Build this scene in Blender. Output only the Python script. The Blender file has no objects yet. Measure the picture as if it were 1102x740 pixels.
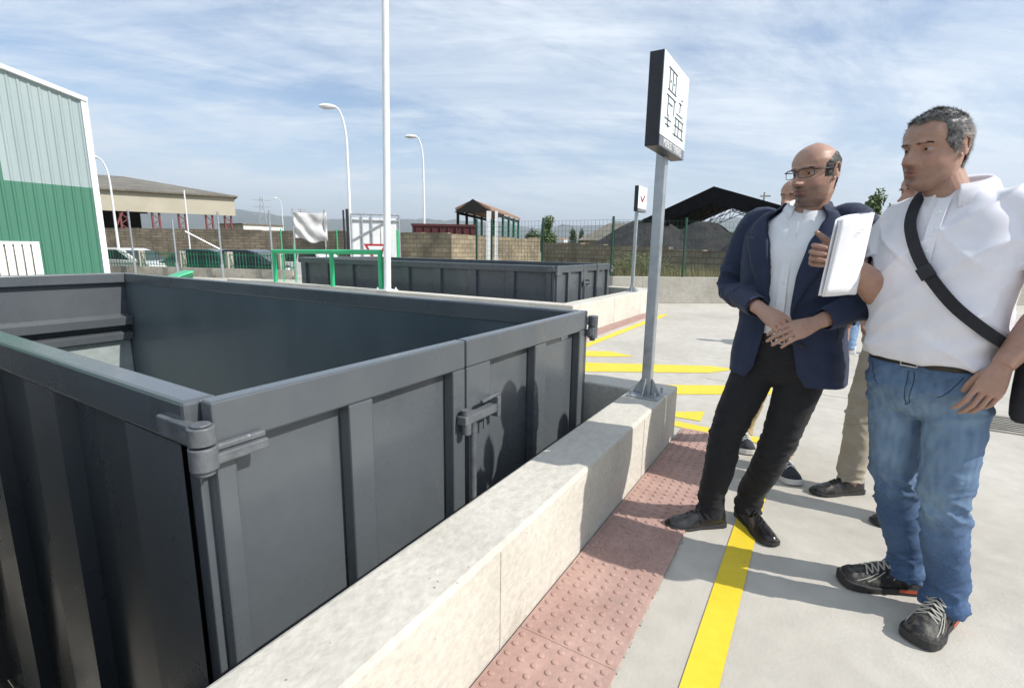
import bpy, bmesh, math, random
import numpy as np
from mathutils import Vector, Matrix, noise as mnoise
random.seed(7)
C = bpy.context.scene
V = Vector

# ---------------------------------------------------------------- camera
RX = V((0.52463389, -0.85120643, 0.01438363))
RY = V((0.15256416, 0.1106268, 0.98208243))
RZ = V((-0.83754609, -0.5130393, 0.18790216))
CAM = V((0, 0, 1.3))
FPX, PCX, PCY = 538.0, 551.0, 370.0
cd = bpy.data.cameras.new('camera'); cam = bpy.data.objects.new('camera', cd)
C.collection.objects.link(cam)
m = Matrix.Identity(4)
for i in range(3):
    m[i][0] = RX[i]; m[i][1] = RY[i]; m[i][2] = RZ[i]; m[i][3] = CAM[i]
cam.matrix_world = m
cd.sensor_width = 36; cd.lens = FPX / 1102 * 36
cd.clip_start = 0.05; cd.clip_end = 20000
C.camera = cam

# ---------------------------------------------------------------- light
SUN_TO = V((0.119, -0.993, 0.87)).normalized()
sd = bpy.data.lights.new('sun', 'SUN'); sun = bpy.data.objects.new('sun', sd); C.collection.objects.link(sun)
sd.energy = 5.0; sd.angle = math.radians(0.55); sd.color = (1.0, 0.95, 0.88)
sun.rotation_euler = (-SUN_TO).to_track_quat('-Z', 'Y').to_euler()
w = bpy.data.worlds.new('World'); C.world = w; w.use_nodes = True
nt = w.node_tree; N = nt.nodes; L = nt.links; N.clear()
def nn(t, **k):
    x = N.new(t)
    for a, b in k.items(): setattr(x, a, b)
    return x
sky = nn('ShaderNodeTexSky', sky_type='NISHITA', sun_disc=False)
sky.sun_elevation = math.asin(SUN_TO.z); sky.sun_rotation = math.atan2(SUN_TO.x, SUN_TO.y)
sky.air_density = 1.0; sky.dust_density = 0.6; sky.ozone_density = 1.6
bg1 = nn('ShaderNodeBackground'); bg1.inputs[1].default_value = 0.14
hs = nn('ShaderNodeHueSaturation'); hs.inputs['Saturation'].default_value = 1.15
L.new(sky.outputs[0], hs.inputs['Color']); L.new(hs.outputs[0], bg1.inputs[0])
bg2 = nn('ShaderNodeBackground'); bg2.inputs[0].default_value = (0.84, 0.92, 1.0, 1); bg2.inputs[1].default_value = 1.03
tc = nn('ShaderNodeTexCoord'); sp = nn('ShaderNodeSeparateXYZ'); L.new(tc.outputs['Generated'], sp.inputs[0])
def mth(op, a, b=None, clamp=False):
    x = nn('ShaderNodeMath', operation=op); x.use_clamp = clamp
    for i, q in enumerate((a, b)):
        if q is None: continue
        if isinstance(q, (int, float)): x.inputs[i].default_value = q
        else: L.new(q, x.inputs[i])
    return x.outputs[0]
zz = mth('ADD', mth('MAXIMUM', sp.outputs[2], 0.0), 0.16)
cx_ = mth('DIVIDE', sp.outputs[0], zz); cy_ = mth('DIVIDE', sp.outputs[1], zz)
cmb = nn('ShaderNodeCombineXYZ'); L.new(cx_, cmb.inputs[0]); L.new(cy_, cmb.inputs[1])
def layer(rot, scl, nscale, detail, rough, dist, lo, hi, loc=(0, 0, 0)):
    mp0 = nn('ShaderNodeMapping'); mp0.inputs['Rotation'].default_value = (0, 0, math.radians(rot)); mp0.inputs['Location'].default_value = loc
    L.new(cmb.outputs[0], mp0.inputs[0])
    mp = nn('ShaderNodeMapping'); mp.inputs['Scale'].default_value = scl; L.new(mp0.outputs[0], mp.inputs[0])
    no = nn('ShaderNodeTexNoise'); no.inputs['Scale'].default_value = nscale; no.inputs['Detail'].default_value = detail
    no.inputs['Roughness'].default_value = rough; no.inputs['Distortion'].default_value = dist
    L.new(mp.outputs[0], no.inputs[0])
    r = nn('ShaderNodeMapRange', interpolation_type='SMOOTHSTEP'); r.inputs['From Min'].default_value = lo; r.inputs['From Max'].default_value = hi
    L.new(no.outputs[0], r.inputs[0]); return r.outputs[0]
a = layer(33, (0.50, 1.10, 1), 1.25, 12, 0.66, 0.5, 0.38, 0.60, (1.3, .4, 0))
b = layer(60, (0.45, 1.6, 1), 2.6, 12, 0.70, 0.4, 0.38, 0.68, (5, 2, 0))
c_ = layer(20, (.6, 1.1, 1), 0.75, 5, 0.55, 0.5, 0.32, 0.58, (2.2, 7, 0))
cl = mth('ADD', mth('MULTIPLY', a, 0.52), mth('ADD', mth('MULTIPLY', b, 0.34), mth('MULTIPLY', c_, 0.38)))
# pale veil towards the horizon (thin high cloud seen edge on)
veil = nn('ShaderNodeMapRange'); veil.inputs['From Min'].default_value = 0.30; veil.inputs['From Max'].default_value = 0.0
veil.inputs['To Min'].default_value = 0.0; veil.inputs['To Max'].default_value = 0.75; L.new(sp.outputs[2], veil.inputs[0])
cl = mth('ADD', mth('MULTIPLY', cl, 0.86), 0.05); cl = mth('MAXIMUM', cl, veil.outputs[0]); cl = mth('MINIMUM', cl, 0.93)
mx = nn('ShaderNodeMixShader'); L.new(cl, mx.inputs[0]); L.new(bg1.outputs[0], mx.inputs[1]); L.new(bg2.outputs[0], mx.inputs[2])
out = nn('ShaderNodeOutputWorld'); L.new(mx.outputs[0], out.inputs[0])
vs = C.view_settings; C.display_settings.display_device = 'sRGB'
vs.view_transform = 'Standard'; vs.look = 'None'; vs.gamma = 1; vs.exposure = 0.12
C.render.engine = 'CYCLES'
C.cycles.volume_bounces = 0
C.cycles.max_bounces = 8

# ---------------------------------------------------------------- placing helpers
def ray(px, py):
    return RX * (px - PCX) + RY * (-(py - PCY)) + RZ * (-FPX)
def at(px, py, D):                                       # point at horizontal distance D
    d = ray(px, py); return CAM + d * (D / math.hypot(d.x, d.y))
def hit(px, py, ax, val):                                # point on an axis-aligned plane
    d = ray(px, py); return CAM + d * ((val - CAM[ax]) / d[ax])

# ---------------------------------------------------------------- materials
def srgb(r, g, b):
    f = lambda c: (c / 255 / 12.92) if c / 255 <= 0.04045 else ((c / 255 + 0.055) / 1.055) ** 2.4
    return (f(r), f(g), f(b), 1)
def M(name, c1, c2=None, scale=5.0, rough=0.6, r2=None, bump=0.0, bscale=60.0, metal=0.0, coat=0.0, spec=0.5,
      detail=6.0, stretch=(1, 1, 1), lo=0.35, hi=0.65, sheen=0.0, fine=None, bdist=0.01, sss=0.0, space='Object', crough=0.08, bdet=5):
    mt = bpy.data.materials.new(name); mt.use_nodes = True
    t = mt.node_tree; P = t.nodes['Principled BSDF']; nw = t.nodes.new; lk = t.links.new
    c1 = tuple(c1[:3]) + (1,); c2 = tuple((c2 or c1)[:3]) + (1,)
    tcn = nw('ShaderNodeTexCoord'); mp = nw('ShaderNodeMapping'); mp.inputs['Scale'].default_value = stretch
    lk(tcn.outputs[space], mp.inputs[0])
    no = nw('ShaderNodeTexNoise'); no.inputs['Scale'].default_value = scale; no.inputs['Detail'].default_value = detail; no.inputs['Roughness'].default_value = 0.6
    lk(mp.outputs[0], no.inputs[0])
    mr = nw('ShaderNodeMapRange'); mr.inputs['From Min'].default_value = lo; mr.inputs['From Max'].default_value = hi
    lk(no.outputs[0], mr.inputs[0])
    mix = nw('ShaderNodeMix'); mix.data_type = 'RGBA'; lk(mr.outputs[0], mix.inputs[0])
    mix.inputs[6].default_value = c1; mix.inputs[7].default_value = c2
    col = mix.outputs[2]
    if fine:                                             # (scale, amount)
        n2 = nw('ShaderNodeTexNoise'); n2.inputs['Scale'].default_value = fine[0]; n2.inputs['Detail'].default_value = 4; lk(mp.outputs[0], n2.inputs[0])
        m2 = nw('ShaderNodeMapRange'); m2.inputs['From Min'].default_value = .3; m2.inputs['From Max'].default_value = .7
        m2.inputs['To Min'].default_value = 1 - fine[1]; m2.inputs['To Max'].default_value = 1 + fine[1]; lk(n2.outputs[0], m2.inputs[0])
        mm = nw('ShaderNodeVectorMath'); mm.operation = 'SCALE'; lk(col, mm.inputs[0]); lk(m2.outputs[0], mm.inputs['Scale']); col = mm.outputs[0]
    lk(col, P.inputs['Base Color'])
    P.inputs['Metallic'].default_value = metal; P.inputs['Specular IOR Level'].default_value = spec
    P.inputs['Coat Weight'].default_value = coat; P.inputs['Coat Roughness'].default_value = crough
    P.inputs['Sheen Weight'].default_value = sheen; P.inputs['Sheen Roughness'].default_value = .5
    if sss:
        P.inputs['Subsurface Weight'].default_value = sss; P.inputs['Subsurface Radius'].default_value = (.9, .35, .2); P.inputs['Subsurface Scale'].default_value = .012
    if r2 is None: P.inputs['Roughness'].default_value = rough
    else:
        m3 = nw('ShaderNodeMapRange'); m3.inputs['From Min'].default_value = lo; m3.inputs['From Max'].default_value = hi
        m3.inputs['To Min'].default_value = rough; m3.inputs['To Max'].default_value = r2; lk(no.outputs[0], m3.inputs[0]); lk(m3.outputs[0], P.inputs['Roughness'])
    if bump:
        n3 = nw('ShaderNodeTexNoise'); n3.inputs['Scale'].default_value = bscale; n3.inputs['Detail'].default_value = bdet; lk(mp.outputs[0], n3.inputs[0])
        bp = nw('ShaderNodeBump'); bp.inputs['Strength'].default_value = bump; bp.inputs['Distance'].default_value = bdist
        lk(n3.outputs[0], bp.inputs['Height']); lk(bp.outputs[0], P.inputs['Normal'])
    return mt
def nodes_of(mt): return mt.node_tree, mt.node_tree.nodes['Principled BSDF']
def attr_mask(mt, attr, col, strength=1.0):             # lay a colour over the base where a painted mask says so (stubble with painted mouth and nostril shade, lips, denim wear)
    t, P = nodes_of(mt); src = P.inputs['Base Color'].links[0].from_socket
    at_ = t.nodes.new('ShaderNodeAttribute'); at_.attribute_name = attr
    mu = t.nodes.new('ShaderNodeMath'); mu.operation = 'MULTIPLY'; mu.inputs[1].default_value = strength; t.links.new(at_.outputs['Fac'], mu.inputs[0])
    mix = t.nodes.new('ShaderNodeMix'); mix.data_type = 'RGBA'; t.links.new(mu.outputs[0], mix.inputs[0]); t.links.new(src, mix.inputs[6])
    mix.inputs[7].default_value = tuple(col[:3]) + (1,); t.links.new(mix.outputs[2], P.inputs['Base Color'])
def bricks(name, c1, c2, mortar, scale, rough=0.9, w=.5, h=.25, ms=.012, dark=None):
    mt = M(name, c1, c2, scale=1.5, rough=rough); t, P = nodes_of(mt); nw = t.nodes.new; lk = t.links.new
    tcn = nw('ShaderNodeTexCoord'); sep = nw('ShaderNodeSeparateXYZ'); lk(tcn.outputs['Object'], sep.inputs[0])
    ad = nw('ShaderNodeMath'); ad.operation = 'ADD'; lk(sep.outputs[0], ad.inputs[0]); lk(sep.outputs[1], ad.inputs[1])
    cb = nw('ShaderNodeCombineXYZ'); lk(ad.outputs[0], cb.inputs[0]); lk(sep.outputs[2], cb.inputs[1])
    br = nw('ShaderNodeTexBrick'); br.inputs['Scale'].default_value = scale; br.inputs['Brick Width'].default_value = w; br.inputs['Row Height'].default_value = h
    br.inputs['Mortar Size'].default_value = ms; br.inputs['Color1'].default_value = tuple(c1[:3]) + (1,); br.inputs['Color2'].default_value = tuple(c2[:3]) + (1,); br.inputs['Mortar'].default_value = tuple(mortar[:3]) + (1,)
    lk(cb.outputs[0], br.inputs[0])
    n2 = nw('ShaderNodeTexNoise'); n2.inputs['Scale'].default_value = 1.1; n2.inputs['Detail'].default_value = 8; lk(tcn.outputs['Object'], n2.inputs[0])
    mr = nw('ShaderNodeMapRange'); mr.inputs['From Min'].default_value = .35; mr.inputs['From Max'].default_value = .7; lk(n2.outputs[0], mr.inputs[0])
    mu = nw('ShaderNodeMath'); mu.operation = 'MULTIPLY'; mu.inputs[1].default_value = .65; lk(mr.outputs[0], mu.inputs[0])
    mix = nw('ShaderNodeMix'); mix.data_type = 'RGBA'; lk(mu.outputs[0], mix.inputs[0]); lk(br.outputs[0], mix.inputs[6]); mix.inputs[7].default_value = dark or (.07, .062, .05, 1)
    lk(mix.outputs[2], P.inputs['Base Color'])
    bp = nw('ShaderNodeBump'); bp.inputs['Strength'].default_value = .6; bp.inputs['Distance'].default_value = .02; lk(br.outputs['Fac'], bp.inputs['Height']); bp.invert = True
    lk(bp.outputs[0], P.inputs['Normal'])
    return mt

mat = {}
mat['yard'] = M('yard_concrete', (.42, .395, .345), (.51, .485, .43), scale=.7, rough=.85, bump=.35, bscale=70, fine=(9, .07), bdist=.004)
mat['wallc'] = M('cast_concrete', (.50, .475, .415), (.60, .575, .51), scale=2.4, rough=.88, bump=.7, bscale=28, fine=(38, .09), bdist=.008, lo=.3, hi=.7)
mat['greyc'] = M('grey_concrete', (.33, .31, .265), (.43, .41, .36), scale=1.2, rough=.9, bump=.4, bscale=40, fine=(14, .1))
mat['oldc'] = M('old_concrete', (.28, .26, .22), (.46, .43, .37), scale=1.2, rough=.9, bump=.4, bscale=20, fine=(7, .15))
mat['pit'] = M('pit_concrete', (.30, .29, .265), (.42, .405, .37), scale=1.0, rough=.9, bump=.3, bscale=30, fine=(9, .1))
mat['tact'] = M('tactile_tile', (.37, .235, .20), (.45, .30, .255), scale=5, rough=.8, bump=.35, bscale=150, fine=(45, .09), bdist=.003)
mat['yellow'] = M('yellow_paint', (.74, .55, .03), (.79, .60, .045), scale=4, rough=.55, bump=.2, bscale=120, fine=(30, .04), bdist=.003)
mat['skip'] = M('skip_paint', (.084, .096, .106), (.096, .109, .119), scale=1.6, rough=.24, r2=.34, bump=.22, bscale=1.7, coat=.3, bdist=.02, crough=.14, bdet=1, fine=(22, .035))
mat['skipin'] = M('skip_paint_inside', (.060, .084, .098), (.088, .118, .132), scale=1.4, rough=.36, r2=.5, bump=.15, bscale=2.0, coat=.1, bdist=.02, stretch=(1, 1, .3), bdet=1)
mat['skipfloor_litpatch'] = M('skip_floor_and_lit_patch', (.26, .30, .30), (.34, .38, .375), scale=2, rough=.4, r2=.6, fine=(12, .1))  # floor pale for bounce light; same tone paints the lit patch on the end panel
mat['skipedge'] = M('skip_hardware', (.085, .095, .105), (.14, .15, .16), scale=18, rough=.45, bump=.4, bscale=90, bdist=.004)
mat['galv'] = M('galvanised', (.40, .43, .45), (.50, .53, .55), scale=14, rough=.38, r2=.5, metal=.75)
mat['whitem'] = M('white_paint_metal', (.70, .72, .73), (.80, .81, .82), scale=3, rough=.4)
mat['greenrail'] = M('green_rail_paint', (.02, .42, .17), (.03, .47, .20), scale=3, rough=.35, coat=.3)
mat['greenf'] = M('green_fence_paint', (.012, .12, .06), (.02, .16, .08), scale=5, rough=.5)
mat['fencedark'] = M('mesh_fence_paint', (.008, .055, .035), (.012, .075, .045), scale=5, rough=.5)
mat['black'] = M('black_plastic', (.012, .014, .018), (.02, .022, .028), scale=9, rough=.4)
mat['signface'] = M('sign_face', (.72, .80, .80), (.76, .84, .84), scale=3, rough=.22)
mat['signbar'] = M('sign_bar', (.12, .13, .15), (.15, .16, .18), scale=3, rough=.3)
mat['signwhite'] = M('sign_letter_white', (.82, .82, .80), rough=.4)
mat['signline'] = M('sign_print_black', (.03, .035, .045), rough=.4)
mat['red'] = M('sign_red', (.38, .02, .03), (.45, .03, .04), scale=5, rough=.4)
mat['signredprint'] = M('sign_print_red', (.30, .05, .06), rough=.4)
mat['grass'] = M('dry_ground', (.16, .14, .07), (.30, .26, .16), scale=.35, rough=.95, bump=.5, bscale=8, fine=(3, .25))
mat['asphalt'] = M('asphalt', (.055, .055, .055), (.075, .073, .07), scale=2, rough=.9, bump=.3, bscale=60)
mat['coal'] = M('coal_heap', (.016, .016, .018), (.036, .035, .036), scale=1.3, rough=.95, bump=.9, bscale=6, fine=(5, .3), bdist=.15)
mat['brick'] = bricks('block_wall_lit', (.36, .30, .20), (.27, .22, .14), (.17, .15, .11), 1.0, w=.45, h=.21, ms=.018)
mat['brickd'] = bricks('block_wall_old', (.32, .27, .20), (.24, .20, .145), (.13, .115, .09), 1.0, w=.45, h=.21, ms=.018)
mat['greeng'] = M('green_cladding', (.042, .155, .102), (.052, .185, .122), scale=.7, rough=.5, stretch=(1, 1, .15))
mat['greyg'] = M('pale_cladding', (.27, .34, .345), (.32, .39, .395), scale=.9, rough=.5, stretch=(1, 1, .15))
mat['cream'] = M('cream_cladding', (.42, .39, .30), (.50, .46, .37), scale=.4, rough=.7)
mat['roofg'] = M('fibre_cement_roof', (.13, .12, .10), (.20, .185, .155), scale=.5, rough=.9, stretch=(1, 1, 1), fine=(3, .2))
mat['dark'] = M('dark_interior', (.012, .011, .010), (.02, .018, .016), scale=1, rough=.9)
mat['redst'] = M('red_steel', (.17, .05, .05), (.21, .065, .065), scale=2, rough=.5)
mat['maroon'] = M('maroon_skip', (.075, .016, .017), (.10, .022, .022), scale=2, rough=.55)
mat['orange'] = M('orange_tiles', (.24, .14, .09), (.34, .22, .15), scale=2, rough=.85)
mat['tarp'] = M('grey_tarp', (.42, .42, .42), (.55, .55, .55), scale=3, rough=.6, bump=.3, bscale=6, bdist=.05)
mat['bark'] = M('bark', (.06, .045, .03), (.10, .08, .055), scale=9, rough=.95, bump=.5)
mat['leaf'] = M('leaf_dark', (.035, .065, .022), (.06, .10, .03), scale=1.3, rough=.7, space='Object')
mat['leaf2'] = M('leaf_light', (.07, .11, .03), (.12, .17, .05), scale=1.3, rough=.7)
mat['dry'] = M('dry_stalks', (.20, .19, .09), (.32, .28, .15), scale=2, rough=.9)
mat['weed'] = M('weed_leaf', (.10, .12, .05), (.17, .18, .08), scale=2, rough=.9)
mat['hill'] = M('hill', (.055, .075, .05), (.10, .11, .08), scale=.004, rough=1)
mat['white'] = M('white_wall', (.62, .61, .58), (.72, .71, .68), scale=1, rough=.8)
mat['cargreen'] = M('car_dark_green', (.012, .06, .05), (.015, .07, .055), rough=.25, coat=.6)
mat['carteal'] = M('car_black', (.012, .02, .03), rough=.25, coat=.6)
mat['carwhite'] = M('car_white', (.7, .7, .7), rough=.25, coat=.6)
mat['glass'] = M('dark_glass', (.015, .02, .022), rough=.06, coat=.5)
mat['rubber'] = M('rubber', (.015, .015, .015), (.03, .03, .03), scale=20, rough=.8)
mat['lampred'] = M('tail_lamp', (.35, .01, .01), rough=.2)

def chips(mt, scale, thr, col, amt, stretch=(1, 1, 1)):
    t, P = nodes_of(mt); src = P.inputs['Base Color'].links[0].from_socket; nw = t.nodes.new; lk = t.links.new
    tcn = nw('ShaderNodeTexCoord'); mp = nw('ShaderNodeMapping'); mp.inputs['Scale'].default_value = stretch; lk(tcn.outputs['Object'], mp.inputs[0])
    n = nw('ShaderNodeTexNoise'); n.inputs['Scale'].default_value = scale; n.inputs['Detail'].default_value = 8; n.inputs['Roughness'].default_value = .75; lk(mp.outputs[0], n.inputs[0])
    r = nw('ShaderNodeMapRange'); r.inputs['From Min'].default_value = thr; r.inputs['From Max'].default_value = thr + .03; r.inputs['To Max'].default_value = amt; lk(n.outputs[0], r.inputs[0])
    mm = nw('ShaderNodeMix'); mm.data_type = 'RGBA'; lk(r.outputs[0], mm.inputs[0]); lk(src, mm.inputs[6]); mm.inputs[7].default_value = tuple(col) + (1,); lk(mm.outputs[2], P.inputs['Base Color'])
chips(mat['skipedge'], 16, .64, (.30, .30, .29), .8)
chips(mat['skip'], 1.1, .60, (.125, .128, .122), .45, (1, 1, .35))
chips(mat['yellow'], 11, .655, (.45, .40, .25), .7)
chips(mat['tact'], 2.2, .58, (.30, .22, .19), .5)
chips(mat['wallc'], 1.8, .60, (.40, .36, .29), .5, (1, 1, .5))
# pores and spatter in the cast concrete
t, P = nodes_of(mat['wallc']); src = P.inputs['Base Color'].links[0].from_socket; nw = t.nodes.new; lk = t.links.new
tcn = nw('ShaderNodeTexCoord'); vo = nw('ShaderNodeTexVoronoi'); vo.inputs['Scale'].default_value = 34; vo.inputs['Randomness'].default_value = 1; lk(tcn.outputs['Object'], vo.inputs[0])
n9 = nw('ShaderNodeTexNoise'); n9.inputs['Scale'].default_value = 7; lk(tcn.outputs['Object'], n9.inputs[0])
r9 = nw('ShaderNodeMapRange'); r9.inputs['From Min'].default_value = .50; r9.inputs['From Max'].default_value = .72; r9.inputs['To Min'].default_value = 0; r9.inputs['To Max'].default_value = .16; lk(n9.outputs[0], r9.inputs[0])
lt = nw('ShaderNodeMath'); lt.operation = 'LESS_THAN'; lk(vo.outputs['Distance'], lt.inputs[0]); lk(r9.outputs[0], lt.inputs[1])
mu = nw('ShaderNodeMath'); mu.operation = 'MULTIPLY'; mu.inputs[1].default_value = .65; lk(lt.outputs[0], mu.inputs[0])
mxx_ = nw('ShaderNodeMix'); mxx_.data_type = 'RGBA'; lk(mu.outputs[0], mxx_.inputs[0]); lk(src, mxx_.inputs[6]); mxx_.inputs[7].default_value = (.16, .14, .11, 1); lk(mxx_.outputs[2], P.inputs['Base Color'])

t, P = nodes_of(mat['yard']); src = P.inputs['Base Color'].links[0].from_socket; nw = t.nodes.new; lk = t.links.new
tcn = nw('ShaderNodeTexCoord'); vo = nw('ShaderNodeTexVoronoi'); vo.inputs['Scale'].default_value = 9; lk(tcn.outputs['Object'], vo.inputs[0])
n9 = nw('ShaderNodeTexNoise'); n9.inputs['Scale'].default_value = 2.3; lk(tcn.outputs['Object'], n9.inputs[0])
r9 = nw('ShaderNodeMapRange'); r9.inputs['From Min'].default_value = .5; r9.inputs['From Max'].default_value = .75; r9.inputs['To Max'].default_value = .075; lk(n9.outputs[0], r9.inputs[0])
lt = nw('ShaderNodeMath'); lt.operation = 'LESS_THAN'; lk(vo.outputs['Distance'], lt.inputs[0]); lk(r9.outputs[0], lt.inputs[1])
m1 = nw('ShaderNodeMath'); m1.operation = 'MULTIPLY'; m1.inputs[1].default_value = .5; lk(lt.outputs[0], m1.inputs[0])
n8 = nw('ShaderNodeTexNoise'); n8.inputs['Scale'].default_value = .55; n8.inputs['Detail'].default_value = 10; n8.inputs['Roughness'].default_value = .7; n8.inputs['Distortion'].default_value = 1.2; lk(tcn.outputs['Object'], n8.inputs[0])
r8 = nw('ShaderNodeMapRange'); r8.inputs['From Min'].default_value = .52; r8.inputs['From Max'].default_value = .72; r8.inputs['To Max'].default_value = .30; lk(n8.outputs[0], r8.inputs[0])
m2 = nw('ShaderNodeMath'); m2.operation = 'MAXIMUM'; lk(m1.outputs[0], m2.inputs[0]); lk(r8.outputs[0], m2.inputs[1])
mxx_ = nw('ShaderNodeMix'); mxx_.data_type = 'RGBA'; lk(m2.outputs[0], mxx_.inputs[0]); lk(src, mxx_.inputs[6]); mxx_.inputs[7].default_value = (.26, .24, .20, 1); lk(mxx_.outputs[2], P.inputs['Base Color'])

# ---------------------------------------------------------------- mesh builder
class MB:
    def __init__(s): s.v = []; s.f = []; s.mi = []; s.mats = []; s.cur = 0
    def mat(s, m_):
        if m_ not in s.mats: s.mats.append(m_)
        s.cur = s.mats.index(m_); return s
    def add(s, vs_, fs_):
        b_ = len(s.v); s.v += [tuple(x) for x in vs_]
        for f in fs_: s.f.append(tuple(b_ + i for i in f)); s.mi.append(s.cur)
        return s
    def hexa(s, p):                                      # 8 corners: bottom ring 0-3, top ring 4-7
        return s.add(p, [(0, 3, 2, 1), (4, 5, 6, 7), (0, 1, 5, 4), (1, 2, 6, 5), (2, 3, 7, 6), (3, 0, 4, 7)])
    def box(s, x0, x1, y0, y1, z0, z1):
        return s.hexa([(x0, y0, z0), (x1, y0, z0), (x1, y1, z0), (x0, y1, z0), (x0, y0, z1), (x1, y0, z1), (x1, y1, z1), (x0, y1, z1)])
    def bar(s, p, q, wx, wz, up=V((0, 0, 1))):          # a box beam from p to q
        p = V(p); q = V(q); d = (q - p).normalized()
        if abs(d.dot(up)) > .98: up = V((1, 0, 0))
        sd_ = d.cross(up).normalized() * wx / 2; u = sd_.cross(d).normalized() * wz / 2
        return s.hexa([p - sd_ - u, p + sd_ - u, q + sd_ - u, q - sd_ - u, p - sd_ + u, p + sd_ + u, q + sd_ + u, q - sd_ + u])
    def cyl(s, p, q, r0, r1=None, n=14):
        p = V(p); q = V(q); r1 = r0 if r1 is None else r1; d = (q - p).normalized()
        a_ = d.orthogonal().normalized(); b_ = d.cross(a_)
        ring = [(math.cos(2 * math.pi * i / n), math.sin(2 * math.pi * i / n)) for i in range(n)]
        vs_ = [p + (a_ * c + b_ * t) * r0 for c, t in ring] + [q + (a_ * c + b_ * t) * r1 for c, t in ring]
        return s.add(vs_, [(i, (i + 1) % n, n + (i + 1) % n, n + i) for i in range(n)] + [tuple(range(n - 1, -1, -1)), tuple(range(n, 2 * n))])
    def prism(s, poly, d):                               # polygon (3D points) extruded by vector d
        n = len(poly); poly = [V(p) for p in poly]; d = V(d)
        return s.add(poly + [p + d for p in poly], [tuple(range(n - 1, -1, -1)), tuple(range(n, 2 * n))] + [(i, (i + 1) % n, n + (i + 1) % n, n + i) for i in range(n)])
    def tube(s, pts, r, n=10):
        if not isinstance(r, (list, tuple)): r = [r] * len(pts)
        v_, f_ = tube(pts, r, n); return s.add(v_, f_)
    def build(s, name, mt=None, parent=None, bevel=0, smooth=False):
        me = bpy.data.meshes.new(name); org = root_loc(parent)
        me.from_pydata([tuple(V(x) - org) for x in s.v], [], s.f)
        ms = s.mats or [mt or mat['greyc']]
        for k in ms: me.materials.append(k)
        if s.mats: me.polygons.foreach_set('material_index', s.mi)
        bm = bmesh.new(); bm.from_mesh(me); bmesh.ops.recalc_face_normals(bm, faces=bm.faces); bm.to_mesh(me); bm.free()
        if smooth: me.polygons.foreach_set('use_smooth', [True] * len(me.polygons))
        o = bpy.data.objects.new(name, me); C.collection.objects.link(o)
        if parent: o.parent = parent
        if bevel:
            b_ = o.modifiers.new('bevel', 'BEVEL'); b_.width = bevel; b_.segments = 2; b_.limit_method = 'ANGLE'; b_.angle_limit = math.radians(40)
        if smooth == 'auto':
            me.polygons.foreach_set('use_smooth', [True] * len(me.polygons))
            try: me.set_sharp_from_angle(angle=math.radians(35))
            except Exception: pass
        return o
def root_loc(p):
    while p is not None:
        if p.parent is None: return V(p.location)
        p = p.parent
    return V((0, 0, 0))
def catmull(pts, k):
    pts = [V(p) for p in pts]; o = []
    for i in range(len(pts) - 1):
        p0 = pts[max(i - 1, 0)]; p1 = pts[i]; p2 = pts[i + 1]; p3 = pts[min(i + 2, len(pts) - 1)]
        for j in range(k):
            t = j / k; o.append(0.5 * ((2 * p1) + (p2 - p0) * t + (2 * p0 - 5 * p1 + 4 * p2 - p3) * t * t + (3 * p1 - p0 - 3 * p2 + p3) * t ** 3))
    o.append(pts[-1]); return o
def tube(pts, rad, n=16, ref=None, k=0):
    """closed tube; rad entries r or (ra, rb): ra along ref"""
    pts = [V(p) for p in pts]; rr = [(r, r) if not isinstance(r, (tuple, list)) else tuple(r) for r in rad]
    if k:
        R3 = catmull([V((a_, b_, 0)) for a_, b_ in rr], k); pts = catmull(pts, k); rr = [(max(x.x, .0005), max(x.y, .0005)) for x in R3]
    vs_ = []; fs_ = []; a_ = None
    for i, p in enumerate(pts):
        d = (pts[min(i + 1, len(pts) - 1)] - pts[max(i - 1, 0)]).normalized()
        if ref is not None: a_ = (V(ref) - d * d.dot(V(ref))).normalized()
        else:
            a_ = d.orthogonal().normalized() if a_ is None else (a_ - d * d.dot(a_)).normalized()
        b_ = d.cross(a_)
        for j in range(n):
            t = 2 * math.pi * j / n; vs_.append(p + a_ * (math.cos(t) * rr[i][0]) + b_ * (math.sin(t) * rr[i][1]))
    for i in range(len(pts) - 1):
        for j in range(n):
            q = (j + 1) % n; fs_.append((i * n + j, i * n + q, (i + 1) * n + q, (i + 1) * n + j))
    fs_.append(tuple(range(n - 1, -1, -1))); e = (len(pts) - 1) * n; fs_.append(tuple(range(e, e + n)))
    return vs_, fs_
def empty(name, loc, label=None, cat=None, group=None):
    o = bpy.data.objects.new(name, None); C.collection.objects.link(o); o.location = loc; o.empty_display_size = .2
    tag(o, label, cat, group); return o
def tag(o, label=None, cat=None, group=None, kind=None):
    if label: o['label'] = label
    if cat: o['category'] = cat
    if group: o['group'] = group
    if kind: o['kind'] = kind
    return o
def copy_tree(o, parent=None):
    c = o.copy(); C.collection.objects.link(c); c.parent = parent
    for ch in [x for x in bpy.data.objects if x.parent == o]: copy_tree(ch, c)
    return c

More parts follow.
